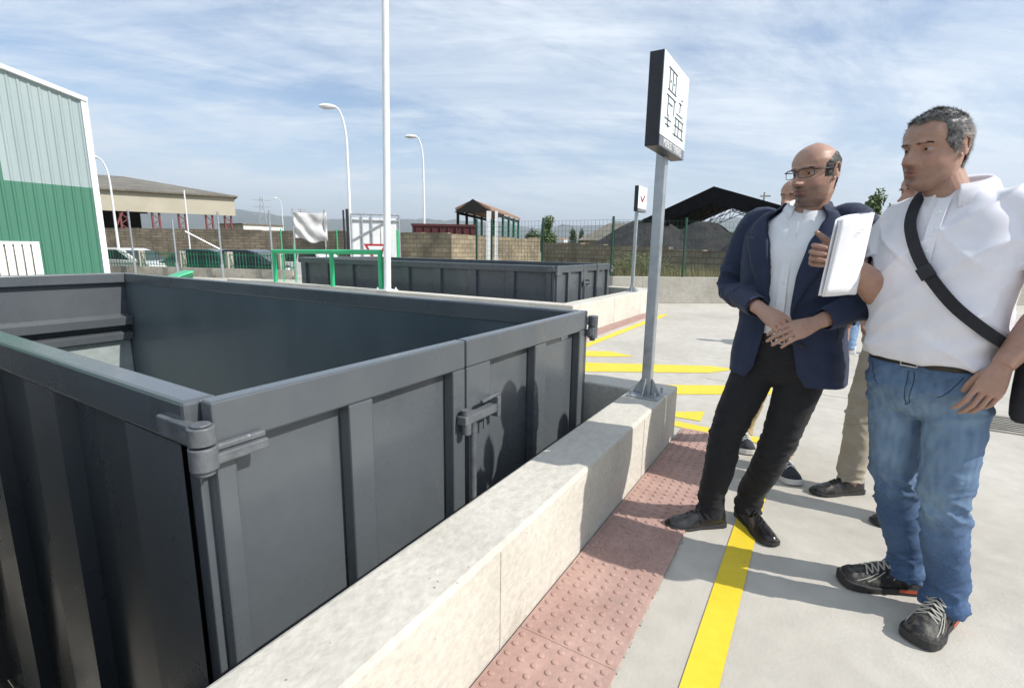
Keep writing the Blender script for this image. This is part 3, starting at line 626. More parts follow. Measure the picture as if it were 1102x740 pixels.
# cars (length along local x)
def make_car(paint_m, roofy='hatch'):
    r = empty('parked_car', (0, 0, 0)); L_ = 4.1; W_ = 1.72
    body = [(-2.05, .35), (-2.03, .78), (-1.85, .93), (-.95, 1.02), (.2, 1.0), (1.25, .93), (1.85, .80), (2.05, .55), (2.03, .30), (-1.9, .25)]
    k = MB(); k.prism([(x, -W_ / 2, z) for x, z in body], (0, W_, 0)); bd = k.build('body', paint_m, r, bevel=.06, smooth='auto')
    roof = [(-1.9, .92), (-1.55, 1.36), (-1.0, 1.46), (.1, 1.46), (.45, 1.38), (1.2, .93)]
    k = MB()
    n = len(roof); top = [(x, 1 if z < 1 else .82, z) for x, z in roof]
    vs_ = [(x, -W_ / 2 * f, z) for x, f, z in top] + [(x, W_ / 2 * f, z) for x, f, z in top]
    k.add(vs_, [tuple(range(n)), tuple(range(2 * n - 1, n - 1, -1))] + [(i, (i + 1) % n, n + (i + 1) % n, n + i) for i in range(n)]); k.build('cabin', paint_m, r, bevel=.04, smooth='auto')
    for sg in (-1, 1):
        for (a_, b_, c_, d_) in (((-1.62, .98), (-1.40, 1.34), (-.62, 1.39), (-.62, .98)), ((-.55, .98), (-.55, 1.39), (.12, 1.38), (.85, .98))):
            y = lambda z: sg * (W_ / 2 * (1 - .18 * max(0, (z - .92)) / .54) + .012)
            k = MB(); k.add([(q[0], y(q[1]), q[1]) for q in (a_, b_, c_, d_)] + [(q[0], y(q[1]) - sg * .02, q[1]) for q in (a_, b_, c_, d_)], [(0, 1, 2, 3), (7, 6, 5, 4), (0, 4, 5, 1), (1, 5, 6, 2), (2, 6, 7, 3), (3, 7, 4, 0)]); k.build('window', mat['glass'], r)
    k = MB(); k.add([(.52, -.66, 1.37), (1.24, -.74, .96), (1.24, .74, .96), (.52, .66, 1.37), (.50, -.66, 1.35), (1.22, -.74, .94), (1.22, .74, .94), (.50, .66, 1.35)], [(0, 1, 2, 3), (4, 7, 6, 5), (0, 4, 5, 1), (2, 6, 7, 3), (1, 5, 6, 2), (0, 3, 7, 4)]); k.build('windscreen', mat['glass'], r)
    for sx in (-1.28, 1.28):
        for sg in (-1, 1):
            k = MB(); k.cyl((sx, sg * .70, .31), (sx, sg * .88, .31), .31, n=22); wv = k.build('wheel', mat['rubber'], r, smooth='auto')
            k = MB(); k.cyl((sx, sg * .87, .31), (sx, sg * .89, .31), .19, n=18); k.build('rim', mat['galv'], wv)
    for sg in (-1, 1):
        k = MB(); k.box(-2.07, -1.98, sg * .62 - .14, sg * .62 + .14, .72, .90); k.build('tail_lamp', mat['lampred'], r, bevel=.01)
        k = MB(); k.box(1.93, 2.04, sg * .60 - .15, sg * .60 + .15, .58, .72); k.build('headlight', mat['signface'], r, bevel=.01)
    return r
ang0 = math.atan2(dAB.y, dAB.x)
cars = [(138, 29, 'carwhite', 'small white hatchback behind the palisade fence near the green factory corner', 0),
        (214, 27.5, 'cargreen', 'dark green hatchback parked in the middle of the row behind the palisade fence', math.pi),
        (274, 26, 'carteal', 'black hatchback with a red tail lamp, parked right of the dark green car', 0),
        (318, 25.5, 'carwhite', 'white hatchback half hidden behind the green railing and the far skip', math.pi),
        (95, 31, 'cargreen', 'dark green car almost hidden behind the green factory corner', 0)]
for px, D, cm, lb, fl in cars:
    c = make_car(mat[cm]); p = at(px, 262, D); c.location = (p.x, p.y, -.4); c.rotation_euler = (0, 0, ang0 + fl); tag(c, lb, 'car', 'cars parked behind the palisade fence')

# block walls
def bwall(name, pts, zt0, zt1, t, mt, label):
    k = MB()
    for i in range(len(pts) - 1):
        p, q = V(pts[i]), V(pts[i + 1]); d = (q - p).normalized(); n = V((-d.y, d.x, 0)); n = n if n.dot(p) > 0 else -n; n = n * t
        za = zt0 + (zt1 - zt0) * i / (len(pts) - 1); zb2 = zt0 + (zt1 - zt0) * (i + 1) / (len(pts) - 1)
        # uneven, course-stepped top
        m_ = max(1, int((q - p).length / 1.35)); 
        for j in range(m_):
            a_ = p + (q - p) * (j / m_); b_ = p + (q - p) * ((j + 1) / m_); z = za + (zb2 - za) * (j + .5) / m_ + random.choice((0, 0, .04, -.05, .02))
            k.hexa([a_ + V((0, 0, -.4)), b_ + V((0, 0, -.4)), b_ + n + V((0, 0, -.4)), a_ + n + V((0, 0, -.4)), a_ + V((0, 0, z)), b_ + V((0, 0, z)), b_ + n + V((0, 0, z)), a_ + n + V((0, 0, z))])
    return tag(k.build(name, mt), label, 'wall', 'old block walls beyond the yard')
bwall('block_wall', [(13.6, 54, 0), (17.1, 47.75, 0), (23.1, 34.4, 0), (23.9, 30.5, 0)], 2.4, 2.35, .25, mat['brickd'], 'long weathered block wall behind the parked cars, below the open shed')
bwall('block_wall', [(23.9, 30.4, 0), (20.9, 24.6, 0), (18.75, 19.8, 0), (18.75, 15.1, 0)], 2.3, 1.93, .25, mat['brick'], 'block wall between the white panel gate and the lit corner of brickwork')
bwall('block_wall', [(18.75, 14.87, 0), (27.4, 14.87, 0)], 1.9, 1.9, .22, mat['brick'], 'short sunlit block wall under the roofed shelter')
pR = [at(583, 262, 27), at(650, 262, 23.5), at(720, 262, 21), at(800, 262, 19), at(905, 262, 18)]
bwall('block_wall', [(p.x, p.y, 0) for p in pR], 1.62, 1.22, .25, mat['brickd'], 'low dark block wall behind the mesh fence, in front of the coal heaps')

# green wire mesh fence on the boundary wall
r = empty('mesh_fence', (12.5, 4, .65), 'green welded mesh fence with green posts standing on the grey boundary wall', 'fence')
path = [V((12.0, 8.62, 0)), V((12.0, 4.45, 0)), V((12.44, 3.84, 0)), V((14.73, .69, 0)), V((19.2, -5.4, 0))]
k = MB(); wr = .0045
for i in range(len(path) - 1):
    p, q = path[i], path[i + 1]; n = int((q - p).length / .10)
    for j in range(n + 1):
        c = p + (q - p) * (j / max(n, 1)); k.bar(c + V((0, 0, .65)), c + V((0, 0, 2.02)), wr, wr)
    for j in range(11): z = .68 + j * .134; k.bar(p + V((0, 0, z)), q + V((0, 0, z)), wr, wr)
k.build('mesh_panel', mat['fencedark'], r)
def on_path(px):
    for i in range(len(path) - 1):
        d = ray(px, 262); n = V((-d.y, d.x, 0)); den = (path[i + 1] - path[i]).dot(n)
        t = -(path[i].dot(n)) / den
        if 0 <= t <= 1: return path[i] + (path[i + 1] - path[i]) * t
    return None
for px in (513, 529, 584, 659, 737, 836, 908):
    c = on_path(px)
    if c is None: continue
    k = MB(); k.cyl((c.x, c.y, .65), (c.x, c.y, 2.1), .03, n=10); k.build('fence_post', mat['fencedark'], r)

# white flat posts
for px, wd_, lb in ((526, .16, 'broader of two flat white boards standing in front of the shelter'), (534, .10, 'narrower of two flat white boards standing in front of the shelter')):
    p = at(px, 262, 17.5); zt_ = at(px, 227, 17.5).z
    k = MB(); k.bar((0, 0, 0), (0, 0, zt_), wd_, .05, up=V((p.x, p.y, 0)).normalized()); o = k.build('white_board', mat['whitem']); o.location = (p.x, p.y, 0); tag(o, lb, 'board')

# white panelled gate with brace, tarpaulin
def plate(px0, px1, D, lift=0):
    a_ = at(px0, 262, D); b_ = at(px1, 262, D); return V((a_.x, a_.y, 0)), V((b_.x, b_.y, 0))
D = 20; a_, b_ = plate(379, 430, D); up = lambda z: V((0, 0, z)); zt_ = at(405, 231, D).z; dd = (b_ - a_).normalized(); nb = V((dd.y, -dd.x, 0)); nb = nb if nb.dot(a_) < 0 else -nb
r = empty('panel_gate', tuple((a_ + b_) / 2), 'white sheet metal gate panel in a grey tube frame beside the tall mast', 'gate')
k = MB()
for i in range(5):
    p = a_ + (b_ - a_) * ((i + .04) / 5); q = a_ + (b_ - a_) * ((i + .96) / 5); k.hexa([p + up(.25), q + up(.25), q - nb * .03 + up(.25), p - nb * .03 + up(.25), p + up(zt_ - .12), q + up(zt_ - .12), q - nb * .03 + up(zt_ - .12), p - nb * .03 + up(zt_ - .12)])
k.build('sheet_panel', mat['whitem'], r)
k = MB()
for f in (0, .22, .42, .78, 1): k.cyl(a_ + (b_ - a_) * f + nb * .04 + up(0), a_ + (b_ - a_) * f + nb * .04 + up(zt_), .035, n=8)
for z in (zt_, zt_ - .22): k.cyl(a_ + nb * .04 + up(z), b_ + nb * .04 + up(z), .035, n=8)
k.build('tube_frame', mat['galv'], r)
k = MB(); k.cyl(a_ + nb * .08 + up(1.5), a_ + (b_ - a_) * .72 + nb * .08 + up(2.2), .03, n=8); k.build('brace', mat['galv'], r)
D = 21; a_, b_ = plate(317, 353, D); zt_ = at(335, 228, D).z
r = empty('tarpaulin', tuple((a_ + b_) / 2), 'pale grey tarpaulin hanging in folds on the fence between thin poles', 'tarpaulin')
vs_ = []; fs_ = []; nx, nz = 40, 24; dd = (b_ - a_).normalized(); nb = V((dd.y, -dd.x, 0))
for j in range(nz + 1):
    for i in range(nx + 1):
        u = i / nx; v_ = j / nz; zb3 = 1.42 + .14 * (1 - u) + .05 * math.sin(u * 9)
        zz_ = zt_ - .05 * math.sin(u * math.pi) - (zt_ - zb3) * v_ ; uu = u * (1 - .10 * v_ * 0) + .04 * v_ * (1 - u)
        dsp = .055 * math.sin(11 * (u * .9 - v_ * .9) + 1.5 * math.sin(3 * u)) * (.3 + v_) + .05 * mnoise.noise(V((u * 6, v_ * 4, 2)))
        vs_.append(a_ + (b_ - a_) * uu + nb * dsp + up(zz_))
for j in range(nz):
    for i in range(nx): q = j * (nx + 1) + i; fs_.append((q, q + 1, q + nx + 2, q + nx + 1))
k = MB().add(vs_, fs_); o = k.build('sheet', mat['tarp'], r, smooth=True); md = o.modifiers.new('thick', 'SOLIDIFY'); md.thickness = .01
k = MB()
for f in (0, .93): k.cyl(a_ + (b_ - a_) * f + up(0), a_ + (b_ - a_) * f + up(zt_ + .1), .03, n=8)
k.build('pole', mat['galv'], r)
for px, top, D, mm_, lb, rad in ((303, 246, 17, 'greenrail', 'thin bright green post left of the hanging tarpaulin', .018), (316, 262, 17, 'greenrail', 'short bright green post under the left edge of the tarpaulin', .018),
                            (363, 247, 18, 'greenrail', 'thin green post between the tarpaulin and the panel gate', .018), (428, 248, 19.7, 'greenrail', 'bright green post at the right edge of the white panel gate', .045),
                            (375, 225, 19, 'black', 'dark pole at the left edge of the panel gate', .05), (371, 226, 24, 'black', 'thin dark pole behind the wall next to the lamp column', .04),
                            (461, 241, 27, 'black', 'tiny dark pole above the block wall near the maroon skip', .03), (204, 205, 42, 'whitem', 'white upright pipe standing before the open shed', .045)):
    p = at(px, 262, D); zt_ = at(px, top, D).z; k = MB(); k.cyl((0, 0, -.4), (0, 0, zt_), rad, n=8); o = k.build('pole', mat[mm_]); o.location = (p.x, p.y, 0); tag(o, lb, 'pole')
p = at(236, 268, 36); q = at(199, 249, 36); k = MB(); k.cyl(p, q, .05, n=8); o = k.build('leaning_pole', mat['galv']); tag(o, 'thin grey stay rod slanting in front of the block wall', 'rod')

# street lamps
def street_lamp(px, D, top_px, top_py, label):
    p = at(px, 262, D); tip = at(top_px, top_py, D); base = V((p.x, p.y, -.4)); r = empty('street_lamp', base, label, 'street lamp', 'curved street lamps against the sky')
    hd = V((tip.x - p.x, tip.y - p.y, 0)); ln_ = hd.length; hd.normalize(); zt_ = tip.z
    pts = [base, base + up(zt_ * .6 + .4)] ; bend = zt_ - 1.7
    pts = [base, V((p.x, p.y, bend * .5)), V((p.x, p.y, bend))]; rad = [.10, .075, .06]
    for i in range(1, 9):
        t = i / 8 * math.pi / 2; pts.append(V((p.x, p.y, bend)) + hd * (ln_ * .82 * (1 - math.cos(t))) + up((zt_ - bend) * math.sin(t))); rad.append(.055 - .002 * i)
    k = MB(); k.tube(pts, rad, 10); k.build('column', mat['whitem'], r, smooth='auto')
    e = pts[-1]; h0 = e - hd * .05; h1 = e + hd * (ln_ * .30 + .55) - up(.02)
    k = MB(); v_, f_ = tube([h0, h0 + (h1 - h0) * .25, h0 + (h1 - h0) * .7, h1], [(.06, .06), (.11, .18), (.13, .22), (.04, .10)], 12, ref=(0, 0, 1)); k.add(v_, f_); k.build('lamp_head', mat['whitem'], r, smooth='auto')
street_lamp(378, 27, 358, 115, 'street lamp with a white curved arm just left of the tall mast')
street_lamp(457, 35, 446, 147, 'thinner more distant street lamp right of the tall mast')
street_lamp(127, 45, 102, 169, 'street lamp rising in front of the open shed beside the green factory')
street_lamp(306, 110, 297, 213, 'tiny far street lamp above the hills left of the tarpaulin')

# open shed (hangar) left
D0 = 60
e0 = at(98, 202, D0); e1 = at(252, 214, D0); r = empty('open_shed', (e0.x, e0.y, 0), 'long open cream-fronted shed with a grey fibre cement roof and red steel columns', 'building')
dl = V((e1.x - e0.x, e1.y - e0.y, 0)); LL = dl.length; dl.normalize(); dn = V((-dl.y, dl.x, 0)); dn = dn if dn.dot(V((e0.x, e0.y, 0))) > 0 else -dn
e0 = V((e0.x, e0.y, 0)) - dl * 6; LL += 6; ze = 6.0
def Pt(s_, n_, z): return e0 + dl * s_ + dn * n_ + up(z)
k = MB(); k.hexa([Pt(0, 0, 4.15), Pt(LL, 0, 4.15), Pt(LL, .15, 4.15), Pt(0, .15, 4.15), Pt(0, 0, ze), Pt(LL, 0, ze), Pt(LL, .15, ze), Pt(0, .15, ze)]); k.build('front_fascia', mat['cream'], r)
k = MB(); ov = .4
k.add([Pt(-.3, -ov, ze - .05), Pt(LL + .3, -ov, ze - .05), Pt(LL - 9.5, 12, ze + 2.3), Pt(-.3, 12, ze + 2.3), Pt(LL + .3, 24, ze - .05), Pt(-.3, 24, ze - .05),
       Pt(-.3, -ov, ze + .1), Pt(LL + .3, -ov, ze + .1), Pt(LL - 9.5, 12, ze + 2.45), Pt(-.3, 12, ze + 2.45), Pt(LL + .3, 24, ze + .1), Pt(-.3, 24, ze + .1)],
      [(6, 7, 8, 9), (9, 8, 10, 11), (0, 3, 2, 1), (3, 5, 4, 2), (7, 10, 8), (1, 2, 4), (0, 1, 7, 6), (1, 4, 10, 7), (4, 5, 11, 10), (0, 6, 9, 3), (3, 9, 11, 5)])
k.build('roof', mat['roofg'], r)
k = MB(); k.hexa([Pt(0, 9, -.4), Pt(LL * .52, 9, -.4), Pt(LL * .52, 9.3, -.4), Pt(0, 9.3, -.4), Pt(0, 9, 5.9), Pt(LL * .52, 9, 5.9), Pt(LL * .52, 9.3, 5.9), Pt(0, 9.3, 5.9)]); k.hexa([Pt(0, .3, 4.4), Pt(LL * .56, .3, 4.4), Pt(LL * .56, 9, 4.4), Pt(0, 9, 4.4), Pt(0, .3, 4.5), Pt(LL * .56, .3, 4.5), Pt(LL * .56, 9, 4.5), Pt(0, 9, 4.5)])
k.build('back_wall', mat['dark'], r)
for px in (100, 137, 171, 199, 228, 248):
    pc = on_line(px, e0, e0 + dl * LL); s_ = (pc - e0).dot(dl); k = MB()
    for o_ in (-.28, .28): k.bar(Pt(s_ + o_, .3, -.4), Pt(s_ + o_, .3, 4.14), .14, .14)
    z = 0
    while z < 4: k.bar(Pt(s_ - .28, .3, z), Pt(s_ + .28, .3, z + .5), .08, .08); z += 1.0; k.bar(Pt(s_ + .28, .3, z - .5), Pt(s_ - .28, .3, z), .08, .08)
    k.build('lattice_column', mat['redst'], r)
k = MB(); s1 = (on_line(124, e0, e0 + dl * LL) - e0).dot(dl); s2 = (on_line(136, e0, e0 + dl * LL) - e0).dot(dl); k.bar(Pt(s1, .2, 2.2), Pt(s2, .2, 4.1), .16, .16); k.build('brace', mat['redst'], r)

# roofed shelter
gc = at(509, 262, 27.5); ax = ray(657, 262); ax.z = 0; ax.normalize(); sx_ = V((-ax.y, ax.x, 0)); gc.z = 0
hw = .98; zE = at(495, 226, 27.5).z; zR = at(513, 217.5, 27.5).z; Lx = 9.0
r = empty('roofed_shelter', (gc.x, gc.y, 0), 'small shelter with a dark gabled roof on slim posts above the block wall', 'shelter')
def S(l, s_, z): return gc + ax * l + sx_ * s_ + up(z)
k = MB(); t2 = .13
k.add([S(0, hw, zE), S(0, 0, zR), S(0, -hw, zE), S(Lx, hw, zE), S(Lx, 0, zR), S(Lx, -hw, zE), S(0, hw, zE + t2), S(0, 0, zR + t2), S(0, -hw, zE + t2), S(Lx, hw, zE + t2), S(Lx, 0, zR + t2), S(Lx, -hw, zE + t2)],
      [(0, 3, 4, 1), (1, 4, 5, 2), (6, 7, 10, 9), (7, 8, 11, 10), (0, 1, 7, 6), (1, 2, 8, 7), (3, 9, 10, 4), (4, 10, 11, 5), (0, 6, 9, 3), (2, 5, 11, 8)]); k.build('roof', mat['orange'], r)
k = MB(); k.add([S(-.05, hw + .05, zE - .12), S(-.05, 0, zR + .16), S(-.05, -hw - .05, zE - .12), S(.03, hw + .05, zE - .12), S(.03, 0, zR + .16), S(.03, -hw - .05, zE - .12)], [(0, 1, 2), (5, 4, 3), (0, 3, 4, 1), (1, 4, 5, 2), (2, 5, 3, 0)]); k.build('gable', mat['dark'], r)
for i in range(6):
    for yy in (hw - .1, -hw + .1):
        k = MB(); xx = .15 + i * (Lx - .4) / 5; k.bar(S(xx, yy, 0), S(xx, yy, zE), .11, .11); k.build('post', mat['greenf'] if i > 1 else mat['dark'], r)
k = MB()
for z in (1.9, 2.2, 2.5): k.bar(S(.15, -hw + .1, z), S(Lx - .2, -hw + .1, z), .03, .03)
k.build('side_rail', mat['greenf'], r)
k = MB(); k.bar(S(.15, hw - .1, zE - .12), S(Lx - .2, hw - .1, zE - .12), .1, .14); k.bar(S(.15, -hw + .1, zE - .12), S(Lx - .2, -hw + .1, zE - .12), .1, .14); k.build('eaves_beam', mat['dark'], r)
# maroon skip
a_ = at(444, 262, 27); b_ = at(511, 262, 27); r = empty('maroon_container', tuple(V(((a_.x + b_.x) / 2, (a_.y + b_.y) / 2, 0))), 'dark maroon metal container showing above the block wall left of the shelter', 'container')
a_.z = b_.z = 0; d_ = (b_ - a_).normalized(); n_ = V((-d_.y, d_.x, 0)); n_ = n_ if n_.dot(a_) > 0 else -n_
k = MB(); k.hexa([a_ + n_ * .05 + up(.2), b_ + n_ * .05 + up(.2), b_ + n_ * 2.2 + up(.2), a_ + n_ * 2.2 + up(.2), a_ + up(2.38), b_ + up(2.38), b_ + n_ * 2.2 + up(2.38), a_ + n_ * 2.2 + up(2.38)]); k.build('body', mat['maroon'], r)
k = MB(); k.bar(a_ + up(2.42) - d_ * .05, b_ + up(2.42) + d_ * .05, .12, .12); k.build('rim', mat['maroon'], r)
k = MB()
for i in range(8): c = a_ + (b_ - a_) * ((i + .5) / 8) - n_ * .03; k.bar(c + up(.3), c + up(2.3), .10, .06)
k.build('rib', mat['maroon'], r)

mat['canopy'] = M('canopy_sheet', (.006, .006, .007), (.011, .011, .012), scale=2, rough=.95, spec=.1)
# dark canopy over the coal yard
CX = 44.0
r = empty('coal_canopy', (CX, 7.5, 0), 'big black open-sided gabled roof over the coal yard, right of the sign post', 'canopy')
ap = hit(768, 204, 0, CX); le = hit(690, 240, 0, CX); re_ = hit(905, 243, 0, CX); DX = 15; th_ = .25
def slab(mb, p, q): mb.add([p, q, q + V((DX, 0, 0)), p + V((DX, 0, 0)), p + up(th_), q + up(th_), q + V((DX, 0, 0)) + up(th_), p + V((DX, 0, 0)) + up(th_)], [(0, 3, 2, 1), (4, 5, 6, 7), (0, 1, 5, 4), (1, 2, 6, 5), (2, 3, 7, 6), (3, 0, 4, 7)])
k = MB(); slab(k, le, ap); slab(k, ap, re_); k.build('roof', mat['canopy'], r)
k = MB(); k.add([le - up(.0), ap, re_, re_ - up(.9), V((CX, ap.y, ap.z - 1.05)), le - up(.75)] + [x + V((.15, 0, 0)) for x in (le, ap, re_, re_ - up(.9), V((CX, ap.y, ap.z - 1.05)), le - up(.75))],
      [(0, 1, 4, 5), (1, 2, 3, 4), (6, 11, 10, 7), (7, 10, 9, 8), (0, 5, 11, 6), (5, 4, 10, 11), (4, 3, 9, 10), (3, 2, 8, 9)]); k.build('valance', mat['canopy'], r)
for ix in (0, 5, 10, 15):
    k = MB(); x = CX + ix + .3; n = 12; lo_ = []; hi_ = []
    for i in range(n + 1):
        t = i / n * 2 - 1; yy = ap.y - t * (ap.y - re_.y) if t > 0 else ap.y + (-t) * (le.y - ap.y); zt2 = ap.z - abs(t) * (ap.z - le.z) - .1; hi_.append(V((x, yy, zt2))); lo_.append(V((x, yy, zt2 - .9 - .5 * (1 - abs(t)) * 0)))
    for i in range(n): k.bar(lo_[i], lo_[i + 1], .07, .07); k.bar(lo_[i], hi_[i + 1], .05, .05); k.bar(hi_[i], lo_[i], .05, .05)
    k.build('truss', mat['canopy'], r)
for ix in (.2, 7, 14.5):
    for yy, zz2 in ((le.y - .3, le.z), (re_.y + .3, re_.z)):
        k = MB(); k.bar((CX + ix, yy, -.4), (CX + ix, yy, zz2), .22, .22); k.build('column', mat['canopy'], r)
q0 = at(693, 238, 43); q1 = at(722, 238, 43); k = MB(); k.bar(q0, q1, .8, .42); o = k.build('dark_beam', mat['canopy'], r)

# coal heaps
def heap(name, cx, cy, rx, ry, h, label, seed, mt=mat['coal'], z0=-.4, n=64, cat='heap', sharp=1.0):
    vs_ = [(cx, cy, z0 + h)]; fs_ = []; rings = 26
    for i in range(1, rings + 1):
        t = i / rings
        for j in range(n):
            a = 2 * math.pi * j / n; rr = t * (1 + .18 * mnoise.noise(V((math.cos(a) * 1.5, math.sin(a) * 1.5, seed))))
            z = h * max(0, (1 - t) ** sharp * (1.0)) ; z = h * min(1, 1.12 * (1 - t ** 1.25)) if sharp == 1 else z
            x = cx + rx * rr * math.cos(a); y = cy + ry * rr * math.sin(a)
            z += (.35 * mnoise.fractal(V((x * .22, y * .22, seed)), 1, 2, 5) + .10 * mnoise.noise(V((x * .9, y * .9, seed)))) * min(1, 4 * t * (1.02 - t)) * (h / 3)
            vs_.append((x, y, z0 + max(z, -.1)))
    for j in range(n): fs_.append((0, 1 + j, 1 + (j + 1) % n))
    for i in range(rings - 1):
        for j in range(n): a = 1 + i * n; fs_.append((a + j, a + n + j, a + n + (j + 1) % n, a + (j + 1) % n))
    k = MB().add(vs_, fs_); return tag(k.build(name, mt, smooth=True), label, cat, 'coal heaps under the canopy')
heap('coal_heap', 42.5, 12.6, 8, 7.0, 4.1, 'left coal heap, its peak just right of the small distant sign', 1)
heap('coal_heap', 44.5, 8.6, 8, 6.4, 4.0, 'middle coal heap behind the big sign pole', 4)
heap('coal_heap', 41.0, 2.6, 7, 6.0, 3.7, 'right coal heap beside the man in the blue suit', 9)
# grey shed roof behind the heaps
p = at(655, 262, 56); r = empty('grey_shed', (p.x, p.y, 0), 'low shed with a pale grey pitched roof behind the left coal heap', 'building')
sv = V((-p.y, p.x, 0)).normalized(); fv = V((p.x, p.y, 0)).normalized(); c0 = V((p.x, p.y, 0))
def Q(s_, f_, z): return c0 - sv * s_ + fv * f_ + up(z)
k = MB(); k.hexa([Q(-2.2, 0, -.4), Q(5, 0, -.4), Q(5, 8, -.4), Q(-2.2, 8, -.4), Q(-2.2, 0, 2.3), Q(5, 0, 2.3), Q(5, 8, 2.3), Q(-2.2, 8, 2.3)]); k.build('wall', mat['oldc'], r)
k = MB(); k.add([Q(-3.4, -.5, 2.25), Q(6, -.5, 2.25), Q(6, 8.5, 2.25), Q(-3.4, 8.5, 2.25), Q(0, 4, 4.3), Q(6, 4, 4.3)], [(0, 1, 5, 4), (2, 3, 4, 5), (3, 0, 4), (1, 2, 5), (0, 3, 2, 1)]); k.build('roof', mat['roofg'], r)
# shed on the right behind the men
p = at(935, 262, 30); r = empty('tiled_shed', (p.x, p.y, 0), 'grey-roofed shed seen in the gap between the two men in front', 'building')
c0 = V((p.x, p.y, 0)); sv = V((-p.y, p.x, 0)).normalized(); fv = V((p.x, p.y, 0)).normalized()
k = MB(); k.hexa([Q(-1.2, .3, -.4), Q(6, .3, -.4), Q(6, 6, -.4), Q(-1.2, 6, -.4), Q(-1.2, .3, 1.95), Q(6, .3, 1.95), Q(6, 6, 1.95), Q(-1.2, 6, 1.95)]); k.build('wall', mat['greyc'], r)
k = MB(); k.hexa([Q(-1.5, -.2, 1.9), Q(6.3, -.2, 1.9), Q(6.3, 3.4, 3.1), Q(-1.5, 3.4, 3.1), Q(-1.5, -.2, 2.05), Q(6.3, -.2, 2.05), Q(6.3, 3.4, 3.2), Q(-1.5, 3.4, 3.2)]); k.hexa([Q(-1.5, 3.4, 3.1), Q(6.3, 3.4, 3.1), Q(6.3, 6.6, 1.95), Q(-1.5, 6.6, 1.95), Q(-1.5, 3.4, 3.2), Q(6.3, 3.4, 3.2), Q(6.3, 6.6, 2.1), Q(-1.5, 6.6, 2.1)]); k.build('roof', mat['roofg'], r)
k = MB(); k.hexa([Q(-1.2, .22, 1.5), Q(6, .22, 1.5), Q(6, .28, 1.5), Q(-1.2, .28, 1.5), Q(-1.2, .22, 1.85), Q(6, .22, 1.85), Q(6, .28, 1.85), Q(-1.2, .28, 1.85)]); k.build('gutter', mat['black'], r)

# vegetation: leaf clumps made of many small faces
def leaves(mb, cx, cy, cz, rx, ry, rz, n, sz, clumps=14, cone=0):
    cl_ = []
    for _ in range(clumps):
        while True:
            u = V((random.uniform(-1, 1), random.uniform(-1, 1), random.uniform(-1, 1)))
            if u.length < 1: break
        f = (1 - cone * (u.z + 1) / 2)
        cl_.append((V((cx + u.x * rx * .72 * f, cy + u.y * ry * .72 * f, cz + u.z * rz * .78)), random.uniform(.28, .48) * f ** .5))
    for _ in range(n):
        c, s_ = random.choice(cl_)
        d = V((random.gauss(0, 1), random.gauss(0, 1), random.gauss(0, 1))).normalized() * random.random() ** .4
        p_ = c + V((d.x * rx * s_, d.y * ry * s_, d.z * rz * s_ * .9))
        a_ = V((random.gauss(0, 1), random.gauss(0, 1), random.gauss(0, 1))).normalized(); b_ = a_.orthogonal().normalized(); l = sz * random.uniform(.6, 1.3)
        mb.add([p_ - a_ * l, p_ + b_ * l * .5, p_ + a_ * l, p_ - b_ * l * .5], [(0, 1, 2, 3)])
def tree(px, D, top, wpx, label, mt='leaf', n=2600, cone=.3, group='trees beyond the yard', sz=.16):
    p = at(px, 262, D); zt2 = at(px, top, D).z; h = zt2 + .4; rw_ = wpx / 538 * D * .5
    r = empty('tree', (p.x, p.y, -.4), label, 'tree', group)
    k = MB(); k.tube([(p.x, p.y, -.4), (p.x + .05, p.y, h * .35 - .4), (p.x - .05, p.y + .1, h * .8 - .4)], [.16 * h / 6, .11 * h / 6, .03], 8)
    for i in range(7):
        a_ = random.uniform(0, 6.28); z = h * random.uniform(.25, .65) - .4; k.tube([(p.x, p.y, z), (p.x + math.cos(a_) * rw_ * .6, p.y + math.sin(a_) * rw_ * .6, z + h * .15)], [.05, .015], 6)
    k.build('trunk', mat['bark'], r)
    k = MB(); leaves(k, p.x, p.y, h * .58 - .4, rw_, rw_, h * .42, n, sz, clumps=26, cone=cone); k.build('crown', mat[mt], r)
tree(589, 60, 229, 30, 'taller pointed green tree left of the coal yard', 'leaf2', 3600, .65)
tree(574, 58, 240, 22, 'low dark bushy tree at the left foot of the pointed tree', 'leaf', 1800, .2)
tree(616, 95, 243, 12, 'small far tree, first of two right of the pointed tree', 'leaf', 1200, .4)
tree(626, 100, 244, 10, 'small far tree, second of two right of the pointed tree', 'leaf', 1200, .4)
tree(933, 48, 203, 26, 'leafy green tree rising above the shed between the two men', 'leaf2', 4200, .25)
tree(952, 52, 216, 12, 'thin small tree right of the leafy tree between the two men', 'leaf2', 900, .3)
tree(906, 60, 222, 14, 'small round dark tree beside the blue suit shoulder', 'leaf', 1200, .1)
for i, (px, wp) in enumerate(((712, 24), (700, 18), (786, 22), (320, 18), (385, 16))):
    tree(px, 110 + i * 6, 249 if px > 600 else 252, wp, ['far tree under the left part of the canopy', 'far tree seen past the big sign pole', 'far bushy tree seen under the right side of the canopy', 'far tree above the block wall left of the tarpaulin', 'far tree above the wall between tarpaulin and gate'][i], 'leaf', 800, .2, sz=.3)
